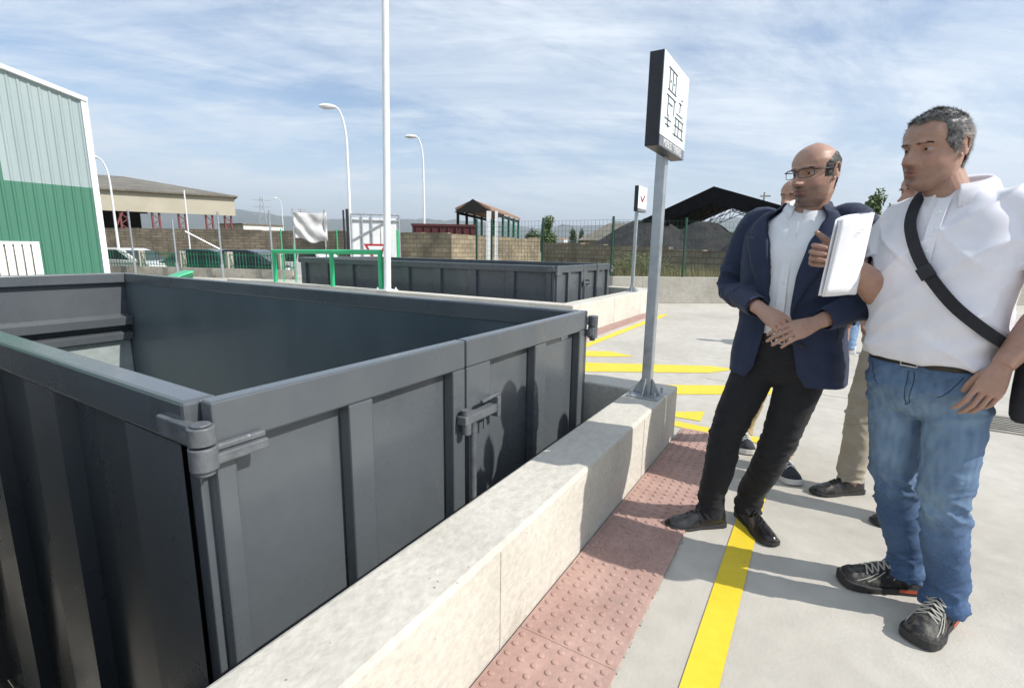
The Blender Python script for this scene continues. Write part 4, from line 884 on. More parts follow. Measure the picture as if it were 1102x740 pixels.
# dry shrub behind the small sign pole, weeds
def shrub(px, D, label, h, wd_, n=260):
    p = at(px, 262, D); k = MB(); r = empty('shrub', (p.x, p.y, 0), label, 'shrub', 'dry shrubs between the boundary wall and the block wall')
    for _ in range(n):
        a_ = random.uniform(0, 6.28); s_ = random.random() ** .5 * wd_; hh = h * random.uniform(.5, 1) * (1 - .4 * s_ / wd_); q = V((p.x + math.cos(a_) * s_ * .5, p.y + math.sin(a_) * s_ * .5, -.1))
        e = q + V((math.cos(a_) * s_ * .6, math.sin(a_) * s_ * .6, hh)); k.tube([q, q + (e - q) * .5 + V((random.uniform(-.05, .05), random.uniform(-.05, .05), 0)), e], [.008, .006, .002], 4)
    k.build('stems', mat['dry'], r)
    k = MB(); leaves(k, p.x, p.y, h * .48, wd_ * .95, wd_ * .95, h * .5, n * 22, .026, clumps=40); k.build('foliage', mat['weed'], r)
shrub(690, 16.2, 'biggest grey-green dry shrub behind the post of the distant sign', 1.42, 1.15)
shrub(664, 17, 'lower dry shrub behind the right end of the far skip', 1.0, .8, 160)
shrub(725, 17, 'low dry shrub right of the big sign pole', .85, .8, 140)
gb = MB()
for _ in range(5200):
    D = random.uniform(14.3, 19); px = random.uniform(640, 915); p = at(px, 262, D); h = random.uniform(.5, .92)
    if (p.x - 12.34) * 3.15 + (p.y - 3.78) * 2.29 < 1.2: continue
    if D > 17.5: h *= 1.05
    a_ = random.uniform(0, 6.28); dx = V((math.cos(a_), math.sin(a_), 0)) * .012; q = V((p.x, p.y, .1)); e = q + V((random.uniform(-.12, .12), random.uniform(-.12, .12), h - .1))
    gb.add([q - dx, q + dx, e], [(0, 1, 2)])
tag(gb.build('dry_grass', mat['dry']), 'tall dry grass between boundary wall and block wall', 'grass', kind='stuff')
vb = MB(); vb.add([(12.2, 13, .12), (12.2, 4.55, .12), (12.60, 3.90, .12), (14.88, .75, .12), (20.7, -7.25, .12), (30, -9, .3), (30, 13, .3)], [tuple(range(7))])
tag(vb.build('verge', mat['grass']), kind='structure')
# weeds on the far wall base
# far town: little houses and pylon
for i, (px, D, wpx, top, mm_) in enumerate(((624, 140, 5, 253, 'white'), (638, 150, 6, 255, 'cream'), (632, 120, 7, 258, 'orange'), (605, 160, 8, 257, 'white'), (272, 80, 38, 242, 'white'), (713, 150, 8, 262, 'white'))):
    p = at(px, 262, D); zt2 = at(px, top, D).z; hw = wpx / 538 * D / 2; k = MB()
    r = empty('far_house', (p.x, p.y, -.4), ['tiny white far house right of the pointed tree', 'tiny cream far house beside the grey shed', 'tiny orange-walled far house low behind the mesh fence', 'tiny white far house just right of the pointed tree', 'long low white building above the block wall left of the tarpaulin', 'tiny white far house under the canopy'][i], 'house', 'far buildings on the horizon')
    k.box(p.x - hw, p.x + hw, p.y - hw, p.y + hw, -.4, zt2 - .1); k.build('wall', mat[mm_], r)
    k = MB(); h2 = hw * .25
    if i == 4: k.box(p.x - hw - .2, p.x + hw + .2, p.y - hw - .2, p.y + hw + .2, zt2 - .1, zt2 + .05)
    else: k.add([(p.x - hw - .2, p.y - hw - .2, zt2 - .1), (p.x + hw + .2, p.y - hw - .2, zt2 - .1), (p.x + hw + .2, p.y + hw + .2, zt2 - .1), (p.x - hw - .2, p.y + hw + .2, zt2 - .1), (p.x, p.y - hw, zt2 + h2), (p.x, p.y + hw, zt2 + h2)], [(0, 1, 4), (1, 2, 5, 4), (2, 3, 5), (3, 0, 4, 5), (0, 3, 2, 1)])
    k.build('roof', mat['roofg'] if i == 4 else mat['orange'], r)
def pylon(px, D, top, label, wd_=3.2):
    p = at(px, 262, D); zt2 = at(px, top, D).z; k = MB(); base = V((p.x, p.y, -.4)); sv_ = V((-p.y, p.x, 0)).normalized(); fv_ = V((p.x, p.y, 0)).normalized()
    W2 = lambda z: wd_ * (1 - .78 * (z + .4) / (zt2 + .4))
    zs_ = [-.4 + (zt2 + .4) * i / 7 for i in range(8)]
    for i in range(7):
        for s1, s2 in ((1, 1), (1, -1), (-1, 1), (-1, -1)):
            a_ = base + sv_ * s1 * W2(zs_[i]) + fv_ * s2 * W2(zs_[i]); a_.z = zs_[i]; b_ = base + sv_ * s1 * W2(zs_[i + 1]) + fv_ * s2 * W2(zs_[i + 1]); b_.z = zs_[i + 1]; k.bar(a_, b_, .25, .25)
            c2 = base + sv_ * (-s1) * W2(zs_[i + 1]) + fv_ * s2 * W2(zs_[i + 1]); c2.z = zs_[i + 1]; k.bar(a_, c2, .15, .15)
    for f in (.68, .82, .95):
        z = -.4 + (zt2 + .4) * f; k.bar(base + sv_ * 4.2 + up(z), base - sv_ * 4.2 + up(z), .3, .3)
    tag(k.build('power_pylon', mat['galv']), label, 'pylon')
pylon(285, 300, 212, 'lattice power pylon on the horizon left of the tarpaulin', 2.6)
p = at(817, 262, 90); zt2 = at(817, 207, 90).z; k = MB(); k.bar((p.x, p.y, -.4), (p.x, p.y, zt2), .22, .22); sv_ = V((-p.y, p.x, 0)).normalized(); k.bar(V((p.x, p.y, zt2 - .6)) - sv_ * .9, V((p.x, p.y, zt2 - .6)) + sv_ * .6, .2, .2); tag(k.build('utility_pole', mat['oldc']), 'far utility pole with a crossarm above the right slope of the canopy', 'pole')
p = at(326, 262, 60); zt2 = at(326, 226, 60).z; k = MB(); k.bar((p.x, p.y, -.4), (p.x, p.y, zt2), .08, .08); sv_ = V((-p.y, p.x, 0)).normalized()
for dz_, l in ((0, 1.1), (-.3, .9), (.25, .6)): k.bar(V((p.x, p.y, zt2 - .2 + dz_)) - sv_ * l, V((p.x, p.y, zt2 - .2 + dz_)) + sv_ * l * .5, .05, .05)
tag(k.build('antenna', mat['oldc']), 'small antenna mast showing above the left edge of the tarpaulin', 'antenna')

# hills
hb_ = MB(); vs_ = []; fs_ = []; na, nr = 220, 10
for i in range(na + 1):
    azm = math.radians(-20 + 130 * i / na)
    for j in range(nr + 1):
        t = j / nr; D = 2700 + 3300 * t; ridge = 250 * (1.0 + .35 * mnoise.noise(V((azm * 3.1, 3, 0))) + .16 * mnoise.fractal(V((azm * 11, t * 3, 1)), 1, 2, 5))
        prof = math.sin(min(t * 1.35, 1) * math.pi / 2) ** 1.4; vs_.append((D * math.cos(azm), D * math.sin(azm), -2 + ridge * prof * (1 + .12 * mnoise.fractal(V((azm * 30, t * 9, 5)), 1, 2, 4))))
for i in range(na):
    for j in range(nr): q = i * (nr + 1) + j; fs_.append((q, q + nr + 1, q + nr + 2, q + 1))
hb_.add(vs_, fs_); tag(hb_.build('hills', mat['hill'], smooth=True), kind='structure')
# far woods as one mass at the foot of the hills
wb = MB()
for i in range(2600):
    azm = math.radians(random.uniform(-8, 90)); D = random.uniform(170, 520); c = V((D * math.cos(azm), D * math.sin(azm), random.uniform(-.4, 3.0 * D / 500 + 1.2)))
    s_ = random.uniform(.8, 2.2) * (D / 300) ** .5; a_ = V((random.gauss(0, 1), random.gauss(0, 1), random.gauss(0, 1))).normalized(); b_ = a_.orthogonal().normalized()
    e_ = a_.cross(b_); wb.add([c + a_ * s_, c + b_ * s_, c - a_ * s_, c - b_ * s_, c + e_ * s_, c - e_ * s_], [(0, 1, 4), (1, 2, 4), (2, 3, 4), (3, 0, 4), (1, 0, 5), (2, 1, 5), (3, 2, 5), (0, 3, 5)])
tag(wb.build('far_woods', mat['leaf']), 'distant low belt of trees along the horizon', 'woods', kind='stuff')
# haze
HAZE = True
if HAZE:
    k = MB(); k.box(-9500, 9500, -9500, 9500, -4, 480); hz = k.build('haze'); tag(hz, 'thin summer haze in the air', 'haze', kind='stuff')
    hm = bpy.data.materials.new('haze'); hm.use_nodes = True; t = hm.node_tree; t.nodes.clear(); o_ = t.nodes.new('ShaderNodeOutputMaterial'); pv = t.nodes.new('ShaderNodeVolumePrincipled')
    pv.inputs['Color'].default_value = (.80, .88, 1, 1); pv.inputs['Density'].default_value = .00019; pv.inputs['Anisotropy'].default_value = .2
    t.links.new(pv.outputs[0], o_.inputs['Volume']); hz.data.materials.clear(); hz.data.materials.append(hm)

# ================================================================ PEOPLE
def skinmat(name, c, c2):
    m_ = M(name, c, c2, scale=9, rough=.48, bump=.25, bscale=160, fine=(60, .06), sss=.12, bdist=.0015)
    attr_mask(m_, 'stubble_shade', (.055, .042, .036), 1.0); attr_mask(m_, 'flush', (.22, .06, .05), .85); return m_
mat['skin1'] = skinmat('skin_suit_man', (.35, .205, .15), (.43, .26, .195))
mat['skin2'] = skinmat('skin_polo_man', (.34, .195, .14), (.42, .25, .185))
mat['skin3'] = skinmat('skin_other', (.40, .22, .15), (.46, .26, .18))
mat['eyewhite'] = M('eye_white', (.34, .31, .29), rough=.15); mat['iris'] = M('iris_dark', (.02, .012, .008), rough=.1)
mat['hairdark'] = M('hair_dark', (.018, .015, .013), (.05, .045, .04), scale=60, rough=.55, lo=.4, hi=.7)
mat['hairgrey'] = M('hair_salt_pepper', (.035, .033, .032), (.33, .32, .31), scale=55, rough=.5, lo=.35, hi=.72)
mat['navy'] = M('navy_wool', (.009, .017, .048), (.013, .024, .062), scale=14, rough=.8, bump=.35, bscale=420, sheen=.08, fine=(200, .15), bdist=.001)
mat['blackcloth'] = M('black_cotton', (.005, .0055, .008), (.008, .009, .012), scale=12, rough=.85, bump=.3, bscale=400, sheen=.04, bdist=.001)
mat['shirt'] = M('white_shirt', (.74, .76, .80), (.80, .82, .85), scale=10, rough=.7, bump=.25, bscale=350, bdist=.001)
mat['polo'] = M('white_polo', (.74, .73, .78), (.80, .79, .84), scale=12, rough=.8, bump=.35, bscale=500, sheen=.1, bdist=.0012)
mat['denim'] = M('denim', (.036, .078, .165), (.070, .130, .245), scale=7, rough=.85, bump=.5, bscale=500, fine=(240, .22), bdist=.0012, stretch=(1, 1, .6)); attr_mask(mat['denim'], 'wear', (.19, .285, .39), .95)
mat['denim2'] = M('light_denim', (.16, .25, .40), (.22, .33, .48), scale=9, rough=.85)
mat['beige'] = M('beige_chino', (.34, .30, .235), (.40, .36, .29), scale=9, rough=.85, bump=.3, bscale=400, bdist=.001)
mat['khaki'] = M('khaki_chino', (.32, .25, .14), (.38, .30, .18), scale=9, rough=.85, bump=.3, bscale=400, bdist=.001)
mat['leather'] = M('black_leather', (.010, .009, .009), (.018, .016, .015), scale=30, rough=.22, r2=.4, bump=.2, bscale=120, coat=.3, bdist=.001)
mat['sneaker'] = M('trainer_upper', (.018, .018, .020), (.075, .072, .062), scale=34, rough=.6, bump=.6, bscale=220, lo=.46, hi=.56, bdist=.002)
mat['sole'] = M('rubber_sole', (.02, .02, .02), (.035, .034, .032), scale=30, rough=.75)
mat['orangesole'] = M('orange_trim', (.50, .09, .035), rough=.6); mat['lace'] = M('lace_pale', (.42, .41, .36), rough=.8)
mat['whitesole'] = M('white_sole', (.62, .62, .60), rough=.6); mat['darksneak'] = M('dark_canvas', (.018, .022, .03), (.03, .034, .045), scale=20, rough=.8)
mat['belt'] = M('belt_leather', (.016, .012, .009), (.024, .018, .013), scale=40, rough=.4); mat['steel'] = M('buckle_steel', (.5, .5, .48), rough=.25, metal=1)
mat['strap'] = M('bag_webbing', (.010, .011, .015), (.016, .017, .022), scale=60, rough=.8, bump=.5, bscale=600, bdist=.001)
mat['paper'] = M('paper', (.80, .80, .83), (.84, .84, .87), scale=3, rough=.7); mat['ink'] = M('paper_print', (.50, .51, .56), rough=.7)
mat['darkjkt'] = M('dark_jacket', (.012, .014, .022), (.02, .022, .032), scale=10, rough=.85)
mat['redshirt'] = M('red_shirt', (.30, .06, .035), rough=.8); mat['blueshirt'] = M('blue_shirt', (.06, .16, .34), rough=.8)
mat['lensg'] = M('spectacle_lens', (.5, .5, .52), rough=.03)
_t, _P = nodes_of(mat['lensg']); _P.inputs['Transmission Weight'].default_value = 1; _P.inputs['IOR'].default_value = 1.02; _P.inputs['Base Color'].default_value = (.85, .85, .85, 1)

def fuse(parts, voxel, smooth=3, fac=.5):
    vs_ = []; fs_ = []
    for v_, f_ in parts:
        b_ = len(vs_); vs_ += [tuple(x) for x in v_]; fs_ += [tuple(b_ + i for i in f) for f in f_]
    me = bpy.data.meshes.new('tmp'); me.from_pydata(vs_, [], fs_)
    bm = bmesh.new(); bm.from_mesh(me); bmesh.ops.recalc_face_normals(bm, faces=bm.faces); bm.to_mesh(me); bm.free()
    o = bpy.data.objects.new('tmp', me); C.collection.objects.link(o)
    rm = o.modifiers.new('r', 'REMESH'); rm.mode = 'VOXEL'; rm.voxel_size = voxel
    if smooth: sm = o.modifiers.new('s', 'SMOOTH'); sm.iterations = smooth; sm.factor = fac
    dg = bpy.context.evaluated_depsgraph_get(); dg.update(); me2 = bpy.data.meshes.new_from_object(o.evaluated_get(dg))
    bpy.data.objects.remove(o); bpy.data.meshes.remove(me); return me2
def coords(me):
    a_ = np.empty(len(me.vertices) * 3); me.vertices.foreach_get('co', a_); return a_.reshape(-1, 3)
def normals(me):
    a_ = np.empty(len(me.vertices) * 3); me.vertices.foreach_get('normal', a_); return a_.reshape(-1, 3)
def setco(me, a_): me.vertices.foreach_set('co', a_.ravel()); me.update()
def setmask(me, name, arr):
    at_ = me.attributes.new(name, 'FLOAT', 'POINT'); at_.data.foreach_set('value', np.clip(arr, 0, 1).astype(np.float32))
def put(name, me, mt, root):
    a_ = coords(me) - np.array(root_loc(root)); setco(me, a_); me.materials.clear(); me.materials.append(mt)
    me.polygons.foreach_set('use_smooth', [True] * len(me.polygons)); o = bpy.data.objects.new(name, me); C.collection.objects.link(o); o.parent = root; return o
def wrinkle(me, fn):
    a_ = coords(me); n_ = normals(me); d = np.array([fn(V(p)) for p in a_]); setco(me, a_ + n_ * d[:, None])
def ridged(p, s): return 1 - abs(mnoise.noise(p * s)) * 2
def seg_fold(p, A_, B_, seed, freq, amp, slant=.6):     # folds running across the segment A->B
    ax_ = (B_ - A_); L_ = ax_.length; ax_ = ax_ / L_; t = (p - A_).dot(ax_); rad = (p - A_) - ax_ * t
    c_ = V((t * freq * .32 + slant * freq * .12 * rad.dot(V((.5, .7, 0))) , rad.x * 7 + seed, rad.y * 7))
    n = mnoise.noise(c_) + .35 * mnoise.noise(c_ * 2.3)
    return amp * 1.7 * ((1 - min(1, abs(n) * 2.1)) ** 2 - .35)

class Frame:                                             # body frame: o + r*x + f*y + u*z
    def __init__(s, o, f, u=(0, 0, 1)):
        s.o = V(o); s.u = V(u).normalized(); f = V(f); f = (f - s.u * f.dot(s.u)).normalized(); s.f = f; s.r = f.cross(s.u).normalized()
    def __call__(s, x, y, z): return s.o + s.r * x + s.f * y + s.u * z
    def inv(s, p): d = p - s.o; return V((d.dot(s.r), d.dot(s.f), d.dot(s.u)))

def interp(z, tab):
    if z <= tab[0][0]: return tab[0][1]
    for (a_, x), (b_, y) in zip(tab[:-1], tab[1:]):
        if z <= b_: t = (z - a_) / (b_ - a_); t = t * t * (3 - 2 * t) * .5 + t * .5; return x + (y - x) * t
    return tab[-1][1]
FT = [(-.126, .045), (-.116, .070), (-.104, .082), (-.088, .080), (-.07, .086), (-.045, .088), (-.02, .084), (.0, .081), (.02, .089), (.04, .088), (.065, .080), (.088, .062), (.105, .035), (.116, .0)]
BT = [(-.126, .02), (-.10, .045), (-.07, .068), (-.03, .086), (.01, .098), (.05, .095), (.085, .066), (.105, .034), (.116, .0)]
WT = [(-.126, .018), (-.116, .034), (-.10, .047), (-.08, .056), (-.055, .063), (-.025, .069), (.01, .073), (.045, .075), (.075, .066), (.095, .048), (.109, .026), (.116, .0)]
def dense(tab):                                          # smooth curve through a profile table
    z0, z1 = tab[0][0], tab[-1][0]; zs_ = np.linspace(z0, z1, 600); v_ = np.interp(zs_, [a_ for a_, _ in tab], [b_ for _, b_ in tab])
    out_ = v_.copy()
    for i in range(600):
        r_ = int(min(24, i, 599 - i))
        if r_ > 0: wts = np.hanning(2 * r_ + 3)[1:-1]; out_[i] = (v_[i - r_:i + r_ + 1] * wts).sum() / wts.sum()
    return zs_, out_
FTd, BTd, WTd = dense(FT), dense(BT), dense(WT)
def head_pt(z, t, off=0.0, jaw=1.0):
    c, s_ = math.cos(t), math.sin(t); W_ = float(np.interp(z, *WTd)) * (1 + (jaw - 1) * max(0, min(1, (-z) / .08))); F_ = float(np.interp(z, *FTd)); B_ = float(np.interp(z, *BTd))
    e = (.86 + .16 * max(0, min(1, (.05 - z) / .05))) if c > 0 else 1.0
    x = W_ * math.copysign(abs(s_) ** e, s_); y = (F_ if c > 0 else B_) * math.copysign(abs(c) ** (e if c > 0 else 1), c)
    n = V((x, y, 0)); ln_ = n.length + 1e-9
    x += off * x / ln_ * min(1, ln_ / .03); y += off * y / ln_ * min(1, ln_ / .03)
    return x, y, z
def G_(x, s_): return math.exp(-(x / s_) ** 2)
def face_feat(x, y, z):
    if y < 0: return 0, 0
    w_ = min(1, y / .05); dy = 0; ax_ = abs(x)
    if -.052 < z < .02:                                  # nose
        t = (.012 - z) / .052; t = max(0, min(1, t)); dy += (.010 + .026 * t ** 1.1) * G_(x, .0085 + .0055 * t) * (1 if z > -.040 else max(0, (z + .052) / .012) ** .7)
    dy += .013 * G_(ax_ - .0140, .0065) * G_(z + .0395, .0075)
    dy -= .0150 * G_(ax_ - .031, .015) * G_(z + .001, .0105)
    dy += .0085 * G_(ax_ - .026, .020) * G_(z - .0200, .0070) - .002 * G_(x, .008) * G_(z - .02, .01)
    dy += .005 * G_(ax_ - .044, .016) * G_(z + .030, .016)
    dy -= .0045 * G_(ax_ - .040, .014) * G_(z + .066, .016)
    dy -= .003 * G_(ax_ - .024 - (-.03 - z) * .25, .004) * G_(z + .048, .016)
    dy += .0085 * G_(x, .021) * G_(z + .0625, .0048) - .0020 * G_(x, .003) * G_(z + .056, .006)
    dy -= .0075 * G_(x, .024) * G_(z + .0690, .0022)
    dy += .0090 * G_(x, .018) * G_(z + .0755, .0052)
    dy -= .0050 * G_(x, .018) * G_(z + .0865, .0055)
    dy += .0060 * G_(x, .016) * G_(z + .103, .012)
    return dy * w_, 0
def head_parts(F, sc=1.0, jaw=1.0):
    nz, nt_ = 110, 120; vs_ = []; fs_ = []
    zs_ = [-.126 + .242 * (i / nz) for i in range(nz + 1)]
    for z in zs_:
        for j in range(nt_):
            t = 2 * math.pi * j / nt_; x, y, z2 = head_pt(z, t, 0, jaw); dy, dz = face_feat(x, y, z2); vs_.append(F(x * sc, (y + dy) * sc, z2 * sc))
    for i in range(nz):
        for j in range(nt_): q = (j + 1) % nt_; fs_.append((i * nt_ + j, i * nt_ + q, (i + 1) * nt_ + q, (i + 1) * nt_ + j))
    fs_.append(tuple(range(nt_ - 1, -1, -1))); fs_.append(tuple(range(nz * nt_, (nz + 1) * nt_)))
    out_ = [(vs_, fs_)]
    for sg in (-1, 1):                                   # ears: rim, bowl, lobe
        rim = []
        for i in range(11):
            t = math.radians(-70 + 250 * i / 10); rim.append(F(sg * (.074 + .010 * (1 + math.cos(t)) * .6 + .004) * sc, (-.012 - .016 * math.sin(t) * .0 - .017 * math.cos(t + 1.9)) * sc, (.002 + .029 * math.sin(t)) * sc) if False else
                       F(sg * (.078 + .006 * math.sin(max(0, t))) * sc, (-.010 - .017 * math.cos(t - math.pi)) * sc * 1.0 if False else (-.014 - .016 * math.cos(t)) * sc, (.002 + .030 * math.sin(t)) * sc))
        out_.append(tube(rim, [.0035] * 11, 8))
        out_.append(tube([F(sg * .070 * sc, -.004 * sc, .0), F(sg * .076 * sc, -.012 * sc, .002), F(sg * .079 * sc, -.020 * sc, .004)], [(.026, .004), (.027, .0045), (.020, .003)], 10, ref=F.u))
        out_.append(tube([F(sg * .074 * sc, -.006 * sc, -.022), F(sg * .077 * sc, -.008 * sc, -.031)], [.006, .0045], 8))
    for sg in (-1, 1):                                   # eyelids
        for dz_, lo_, r_ in ((.0064, 1, .0034), (-.0062, -1, .0026)):
            pts = [F(sg * (.031 + .0155 * u) * sc, (.0755 - .012 * abs(u) ** 1.6 - (.006 if u * 1 > 0 else .001) * abs(u)) * sc, (-.001 + dz_ * (1 - u * u) - .001 * u) * sc) for u in (-1, -.6, -.2, .2, .6, 1)]
            out_.append(tube(pts, [r_ * .8, r_, r_, r_, r_, r_ * .8], 8))
    return out_
def face_masks(me, F, sc, beard):
    a_ = coords(me); st = np.zeros(len(a_)); fl = np.zeros(len(a_))
    for i, p in enumerate(a_):
        q = F.inv(V(p)) / sc
        if abs(q.x) > .1 or q.y < -.05 or not (-.15 < q.z < .06): continue
        if q.y > 0:
            lips = G_(q.x, .022) * max(G_(q.z + .063, .0045), G_(q.z + .075, .005)) * (1 if q.y > .07 else 0); fl[i] = max(lips, .35 * G_(q.x, .016) * G_(q.z + .038, .014), .3 * G_(abs(q.x) - .045, .016) * G_(q.z + .035, .016)) if q.y > .03 else 0
            b_ = 0
            n_ = .9 + .25 * mnoise.noise(V(p) * 150)
            low = min(1, max(0, (-.048 - q.z - abs(q.x) * -.15) / .014)); side = min(1, max(0, (abs(q.x) - .042) / .012)) * min(1, max(0, (.0 - q.z) / .03)) * min(1, max(0, (.045 - q.y) / .03) + .0)
            must = G_(q.x, .027) * G_(q.z + .053, .0075)
            b_ = max(low * (1 - lips) * (.55 + .45 * G_(q.x, .028)), must, side * .5)
            if q.z < -.128: b_ *= .35
            st[i] = max(b_ * beard * n_, .9 * G_(q.x, .020) * G_(q.z + .0690, .0020), .55 * G_(abs(q.x) - .0085, .0042) * G_(q.z + .0475, .0028) if q.y > .085 else 0)  # beard mask also paints the shade of the mouth slit and nostrils
    setmask(me, 'stubble_shade', st); setmask(me, 'flush', fl)
def eyes(root, F, sc, look=(0, 1, 0)):
    for sg in (-1, 1):
        c = F(sg * .031 * sc, .0612 * sc, -.001 * sc); R_ = .0128 * sc; vs_ = []; fs_ = []; mi = []; gd = (F.f * look[1] + F.r * look[0] + F.u * look[2]).normalized(); a_ = gd.orthogonal().normalized(); b_ = gd.cross(a_)
        rings = 14; ns = 20; vs_.append(c + gd * R_)
        for i in range(1, rings):
            t = math.pi * i / rings * .7
            for j in range(ns): h = 2 * math.pi * j / ns; vs_.append(c + (gd * math.cos(t) + (a_ * math.cos(h) + b_ * math.sin(h)) * math.sin(t)) * R_)
        for j in range(ns): fs_.append((0, 1 + j, 1 + (j + 1) % ns)); mi.append(1)
        for i in range(rings - 2):
            for j in range(ns): q = 1 + i * ns; fs_.append((q + j, q + ns + j, q + ns + (j + 1) % ns, q + (j + 1) % ns)); mi.append(1 if i < 2 else 0)
        k = MB(); k.mats = [mat['eyewhite'], mat['iris']]; k.v = [tuple(v_) for v_ in vs_]; k.f = fs_; k.mi = mi; k.build('eye', None, root, smooth=True)
def brows(root, F, sc, mt, thick=1.0):
    for sg in (-1, 1):
        k = MB()
        for i in range(170):
            u = random.random(); x = .014 + .034 * u; z = .0165 + .0035 * math.sin(u * 2.9) - .002 * u + random.uniform(-.0028, .0028) * thick * (1.2 - u * .6); y = .0915 - .019 * u ** 1.5
            p = F(sg * x * sc, (y + .0005) * sc, z * sc); d = (F.r * sg * 1.0 + F.u * random.uniform(-.1, .4) - F.f * .35).normalized() * .0055
            s_ = F.u * .0007; k.add([p - s_, p + s_, p + d + F.f * .0012], [(0, 1, 2)])
            k.add([p - F.f * .0008, p + F.f * .0012, p + d], [(0, 1, 2)])
        k.build('eyebrow', mt, root)
def hair(root, F, sc, mt, inside, off=.006, strands=4200, length=.014, lift=.35, seed=3):
    nz, nt_ = 90, 130; vs_ = []; idx = {}; fs_ = []
    for i in range(nz + 1):
        z = -.10 + .216 * i / nz
        for j in range(nt_):
            t = 2 * math.pi * j / nt_; x, y, z2 = head_pt(z, t); k_ = inside(x, y, z2)
            n = V((x, y, max(0, (z2 - .03)) * .9)).normalized() if True else 0
            hh = off * min(1, max(0, k_)) + .0035 * mnoise.noise(V((x, y, z2)) * 70 + V((seed, 0, 0))) * min(1, max(0, k_)) - (.004 if k_ <= 0 else .0)
            vs_.append(F(*(sc * (V((x, y, z2)) + n * hh))))
            idx[(i, j)] = k_
    for i in range(nz):
        for j in range(nt_):
            q = (j + 1) % nt_
            if min(idx[(i, j)], idx[(i, q)], idx[(i + 1, j)], idx[(i + 1, q)]) > -.02: fs_.append((i * nt_ + j, i * nt_ + q, (i + 1) * nt_ + q, (i + 1) * nt_ + j))
    if True: fs_.append(tuple(range(nz * nt_, (nz + 1) * nt_))) if idx[(nz, 0)] > 0 else None
    k = MB(); k.add(vs_, fs_)
    rnd = random.Random(seed); c = 0
    while c < strands:
        z = rnd.uniform(-.09, .115); t = rnd.uniform(0, 2 * math.pi); x, y, z2 = head_pt(z, t); kk = inside(x, y, z2)
        if kk <= rnd.random() * .5: c += .15; continue
        if z > .09 and rnd.random() > .5: continue
        n = V((x, y, max(0, (z2 - .03)) * 1.4)).normalized(); p = V((x, y, z2)) + n * off * min(1, kk) * .8
        dn_ = V((rnd.uniform(-.3, .3), (.4 if z2 > .08 else -.55), -.55 if z2 < .07 else -.05)); d = (n * lift + (dn_ - n * dn_.dot(n)).normalized() * (1 - lift) + V((rnd.uniform(-.25, .25), rnd.uniform(-.25, .25), rnd.uniform(-.25, .25)))).normalized()
        w_ = n.cross(d).normalized() * .0009; L_ = length * rnd.uniform(.6, 1.25) * (.5 + .5 * min(1, kk))
        a_ = p - w_; b_ = p + w_; e = p + d * L_
        k.add([F(*(sc * a_)), F(*(sc * b_)), F(*(sc * e))], [(0, 1, 2)]); c += 1
    return k.build('hair', mt, root, smooth=True)
def neck(F, sc, base):
    top = F(0, -.022 * sc, -.055 * sc)
    return [tube([base, base + (top - base) * .45, top, F(0, -.012 * sc, -.01)], [(.068, .066), (.057, .059), (.058, .062), (.045, .05)], 24, ref=F.r)]
def hand(W_, d, n, tside, curls, sc=1.0, spread=.10, thumb=(.75, .6, -.25), tcurl=.35, flen=1.0):
    """W_ wrist, d wrist->knuckles, n back of the hand, tside thumb side (unit vectors); curls = 4 tuples of 3 bend angles"""
    d = V(d).normalized(); n = V(n); n = (n - d * n.dot(d)).normalized(); t = d.cross(n).normalized()
    if t.dot(V(tside)) < 0: t = -t
    o = []; K = .092 * sc
    o.append(tube([W_ - d * .03, W_, W_ + d * K * .35, W_ + d * K * .75, W_ + d * K * 1.02], [(.027, .021), (.0265, .020), (.034, .018), (.0405, .0155), (.036, .010)], 20, ref=t, k=2))
    Ls = [(.042, .026, .022), (.046, .029, .023), (.043, .027, .022), (.034, .021, .020)]; offs = [.0305, .0102, -.0102, -.0295]; kn = [.97, 1.02, .98, .90]
    for i in range(4):
        p = W_ + d * K * kn[i] + t * offs[i] * sc; base = W_ + d * K * .45 + t * offs[i] * .75 * sc; sp = spread * (1.5 - i) * .45
        dd = (d * math.cos(sp) + t * math.sin(sp)).normalized(); pts = [base, p]; rad = [.0075 * sc, .0092 * sc]; ang = 0
        for j in range(3):
            ang += curls[i][j]; v_ = dd * math.cos(ang) - n * math.sin(ang); q = pts[-1] + v_ * Ls[i][j] * sc * flen
            mid = (pts[-1] + q) / 2; pts.append(mid); rad.append((.0078 - .0006 * j - (.0008 if i == 3 else 0)) * sc); pts.append(q); rad.append((.0084 - .0010 * j - (.0008 if i == 3 else 0)) * sc if j < 2 else .0050 * sc)
        o.append(tube(pts, rad, 12))
    th = (t * thumb[0] + d * thumb[1] + n * thumb[2]).normalized(); p0 = W_ + d * .018 * sc + t * .012 * sc - n * .004; pts = [p0, p0 + th * .042 * sc]; rad = [.014 * sc, .0125 * sc]
    bend = (d * .9 - t * .3 - n * .2).normalized(); th2 = (th * (1 - tcurl) + bend * tcurl).normalized(); pts.append(pts[-1] + th2 * .033 * sc); rad.append(.0102 * sc)
    th3 = (th * (1 - tcurl * 1.6) + bend * tcurl * 1.6).normalized(); pts.append(pts[-1] + th3 * .028 * sc); rad.append(.0065 * sc)
    o.append(tube(pts, rad, 12, k=2)); return o
def limb(pts, rad, ref=None, n=20, k=4): return tube(pts, rad, n, ref=ref, k=k)
